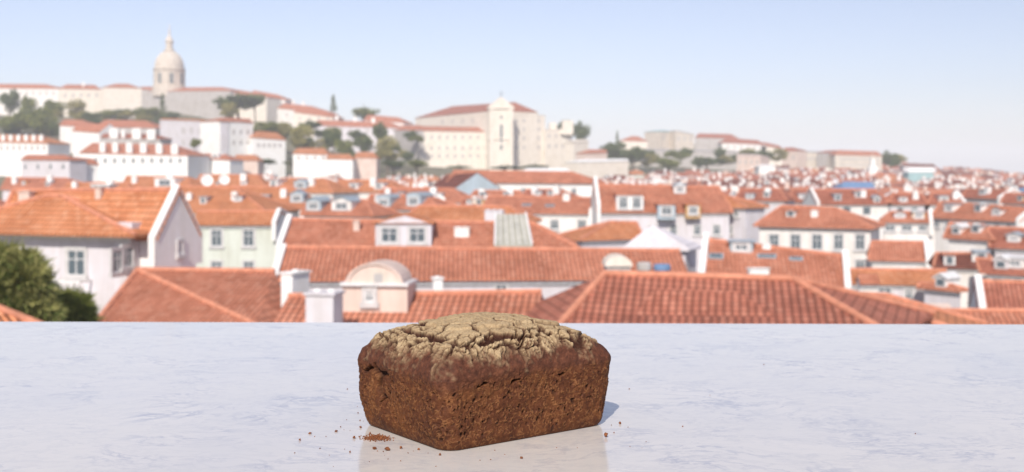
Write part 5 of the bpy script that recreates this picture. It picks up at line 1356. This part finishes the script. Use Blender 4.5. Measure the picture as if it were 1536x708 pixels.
CM = [crumb_mesh(i) for i in range(6)]
def on_table(px, py): Y = F * HT / (py - 255); return Vector(((px - 768) * Y / F, Y, ZT))
big = [(465, 650, 4.2, 2.0, 'flat dark crumb left of the loaf, nearer the middle of the marble'), (504, 647, 4.2, 1.8, 'flat dark crumb between the outer crumb and the loaf'), (531, 656.5, 3.6, 3.0, 'dark rounded crumb beside the heap left of the loaf'),
       (541, 641, 3.4, 2.4, 'pointed brown crumb just left of the loaf corner'), (555, 650, 2.6, 2.6, 'small upright crumb above the crumb heap'), (562, 673, 6.0, 2.8, 'wide flaky crumb in front of the crumb heap'),
       (581, 674, 7.2, 4.2, 'largest loose crumb in front of the loaf corner'), (601, 672, 3.2, 3.0, 'crumb right of the largest loose crumb'), (628, 674, 3.4, 2.4, 'light crumb below the left end of the loaf'),
       (660, 682, 3.2, 3.2, 'crumb touching the front corner of the loaf'), (782, 687, 3.6, 3.0, 'single crumb in front of the long side of the loaf'), (909, 654, 5.2, 5.2, 'dark round crumb off the right end of the loaf'),
       (930, 635, 3.0, 3.0, 'small crumb behind the dark round one at right'), (450, 660, 2.4, 2.4, 'outermost dark crumb on the left'), (525, 678, 2.4, 2.2, 'lone crumb below and left of the heap'), (921, 649, 1.8, 1.6, 'speck beside the dark round crumb at right')]
for k, (px, py, w, h, lb) in enumerate(big):
    p = on_table(px, py + h * .4); s = p.y / F; o = obj('crumb', CM[k % 6]); o.location = p; o.scale = (w * s * .62, w * s * .5, h * s * .62); o.rotation_euler.z = rc_.uniform(0, 6); tag(o, lb, 'crumb', 'bread crumbs on the marble')
small = [(520, 630), (537, 620), (540, 631), (545, 632), (489, 655), (511, 641), (525, 646), (516, 645), (472, 655), (517, 674), (494, 683), (442, 680), (566, 677), (575, 678), (582, 689), (554, 693), (577, 683), (601, 692), (612, 680), (620, 677), (642, 680), (700, 671), (720, 673), (742, 676), (757, 682), (835, 672), (866, 672), (898, 650),
         (917, 638), (900, 637), (942, 641), (969, 663), (945, 670), (963, 672), (654, 700), (720, 691), (736, 690), (1146, 547), (1024, 640), (944, 584), (1065, 593), (1373, 651), (607, 637), (536, 610), (521, 584), (480, 673), (500, 700)]
for k, (px, py) in enumerate(small):
    if 560 < px < 900 and py < 660: continue
    p = on_table(px, py); s = p.y / F; w = rc_.uniform(.7, 1.5); o = obj('crumb', CM[k % 6]); o.location = p; o.scale = (w * s * .8, w * s * .6, w * s * .5); o.rotation_euler.z = rc_.uniform(0, 6)
    side_ = 'left of the loaf' if px < 545 else 'right of the loaf' if px > 900 else 'in front of the loaf'
    tag(o, 'tiny speck of brown crumb scattered %s' % side_, 'crumb', 'bread crumbs on the marble')
# heap of fine crumbs
def heap():
    mb = MB(); r = random.Random(8); c = on_table(565, 657.5); s = c.y / F
    root_me = None; import bmesh
    bm = bmesh.new()
    for k in range(620):
        u = r.gauss(0, 9.5); v = r.gauss(0, 1); 
        x = c.x + u * s + (3 * s if r.random() < .3 else 0); y = c.y + v * .0065 + u * s * -.15; zh = max(0, 3.6 - abs(u) * .2 - abs(v) * 1.2) * s
        q = r.uniform(.6, 1.8) * s * .9
        mt = Matrix.Translation((x, y, ZT + q * .5 + zh * r.random())) @ Matrix.Rotation(r.random() * 6, 4, (r.random(), r.random(), r.random() + .1)) @ Matrix.Diagonal((q * r.uniform(.6, 1.4), q * r.uniform(.5, 1), q * .7, 1))
        bmesh.ops.create_icosphere(bm, subdivisions=1, radius=1, matrix=mt)
    me = bpy.data.meshes.new('crumb_heap'); bm.to_mesh(me); bm.free(); me.materials.append(M['crumb']); o = obj('crumb_heap', me)
    for v in me.vertices: v.co -= c
    o.location = c
    tag(o, 'little heap of fine brown crumbs at the left foot of the loaf', 'crumbs')
heap()
for o in bpy.data.objects:
    if '_w' in o: del o['_w']
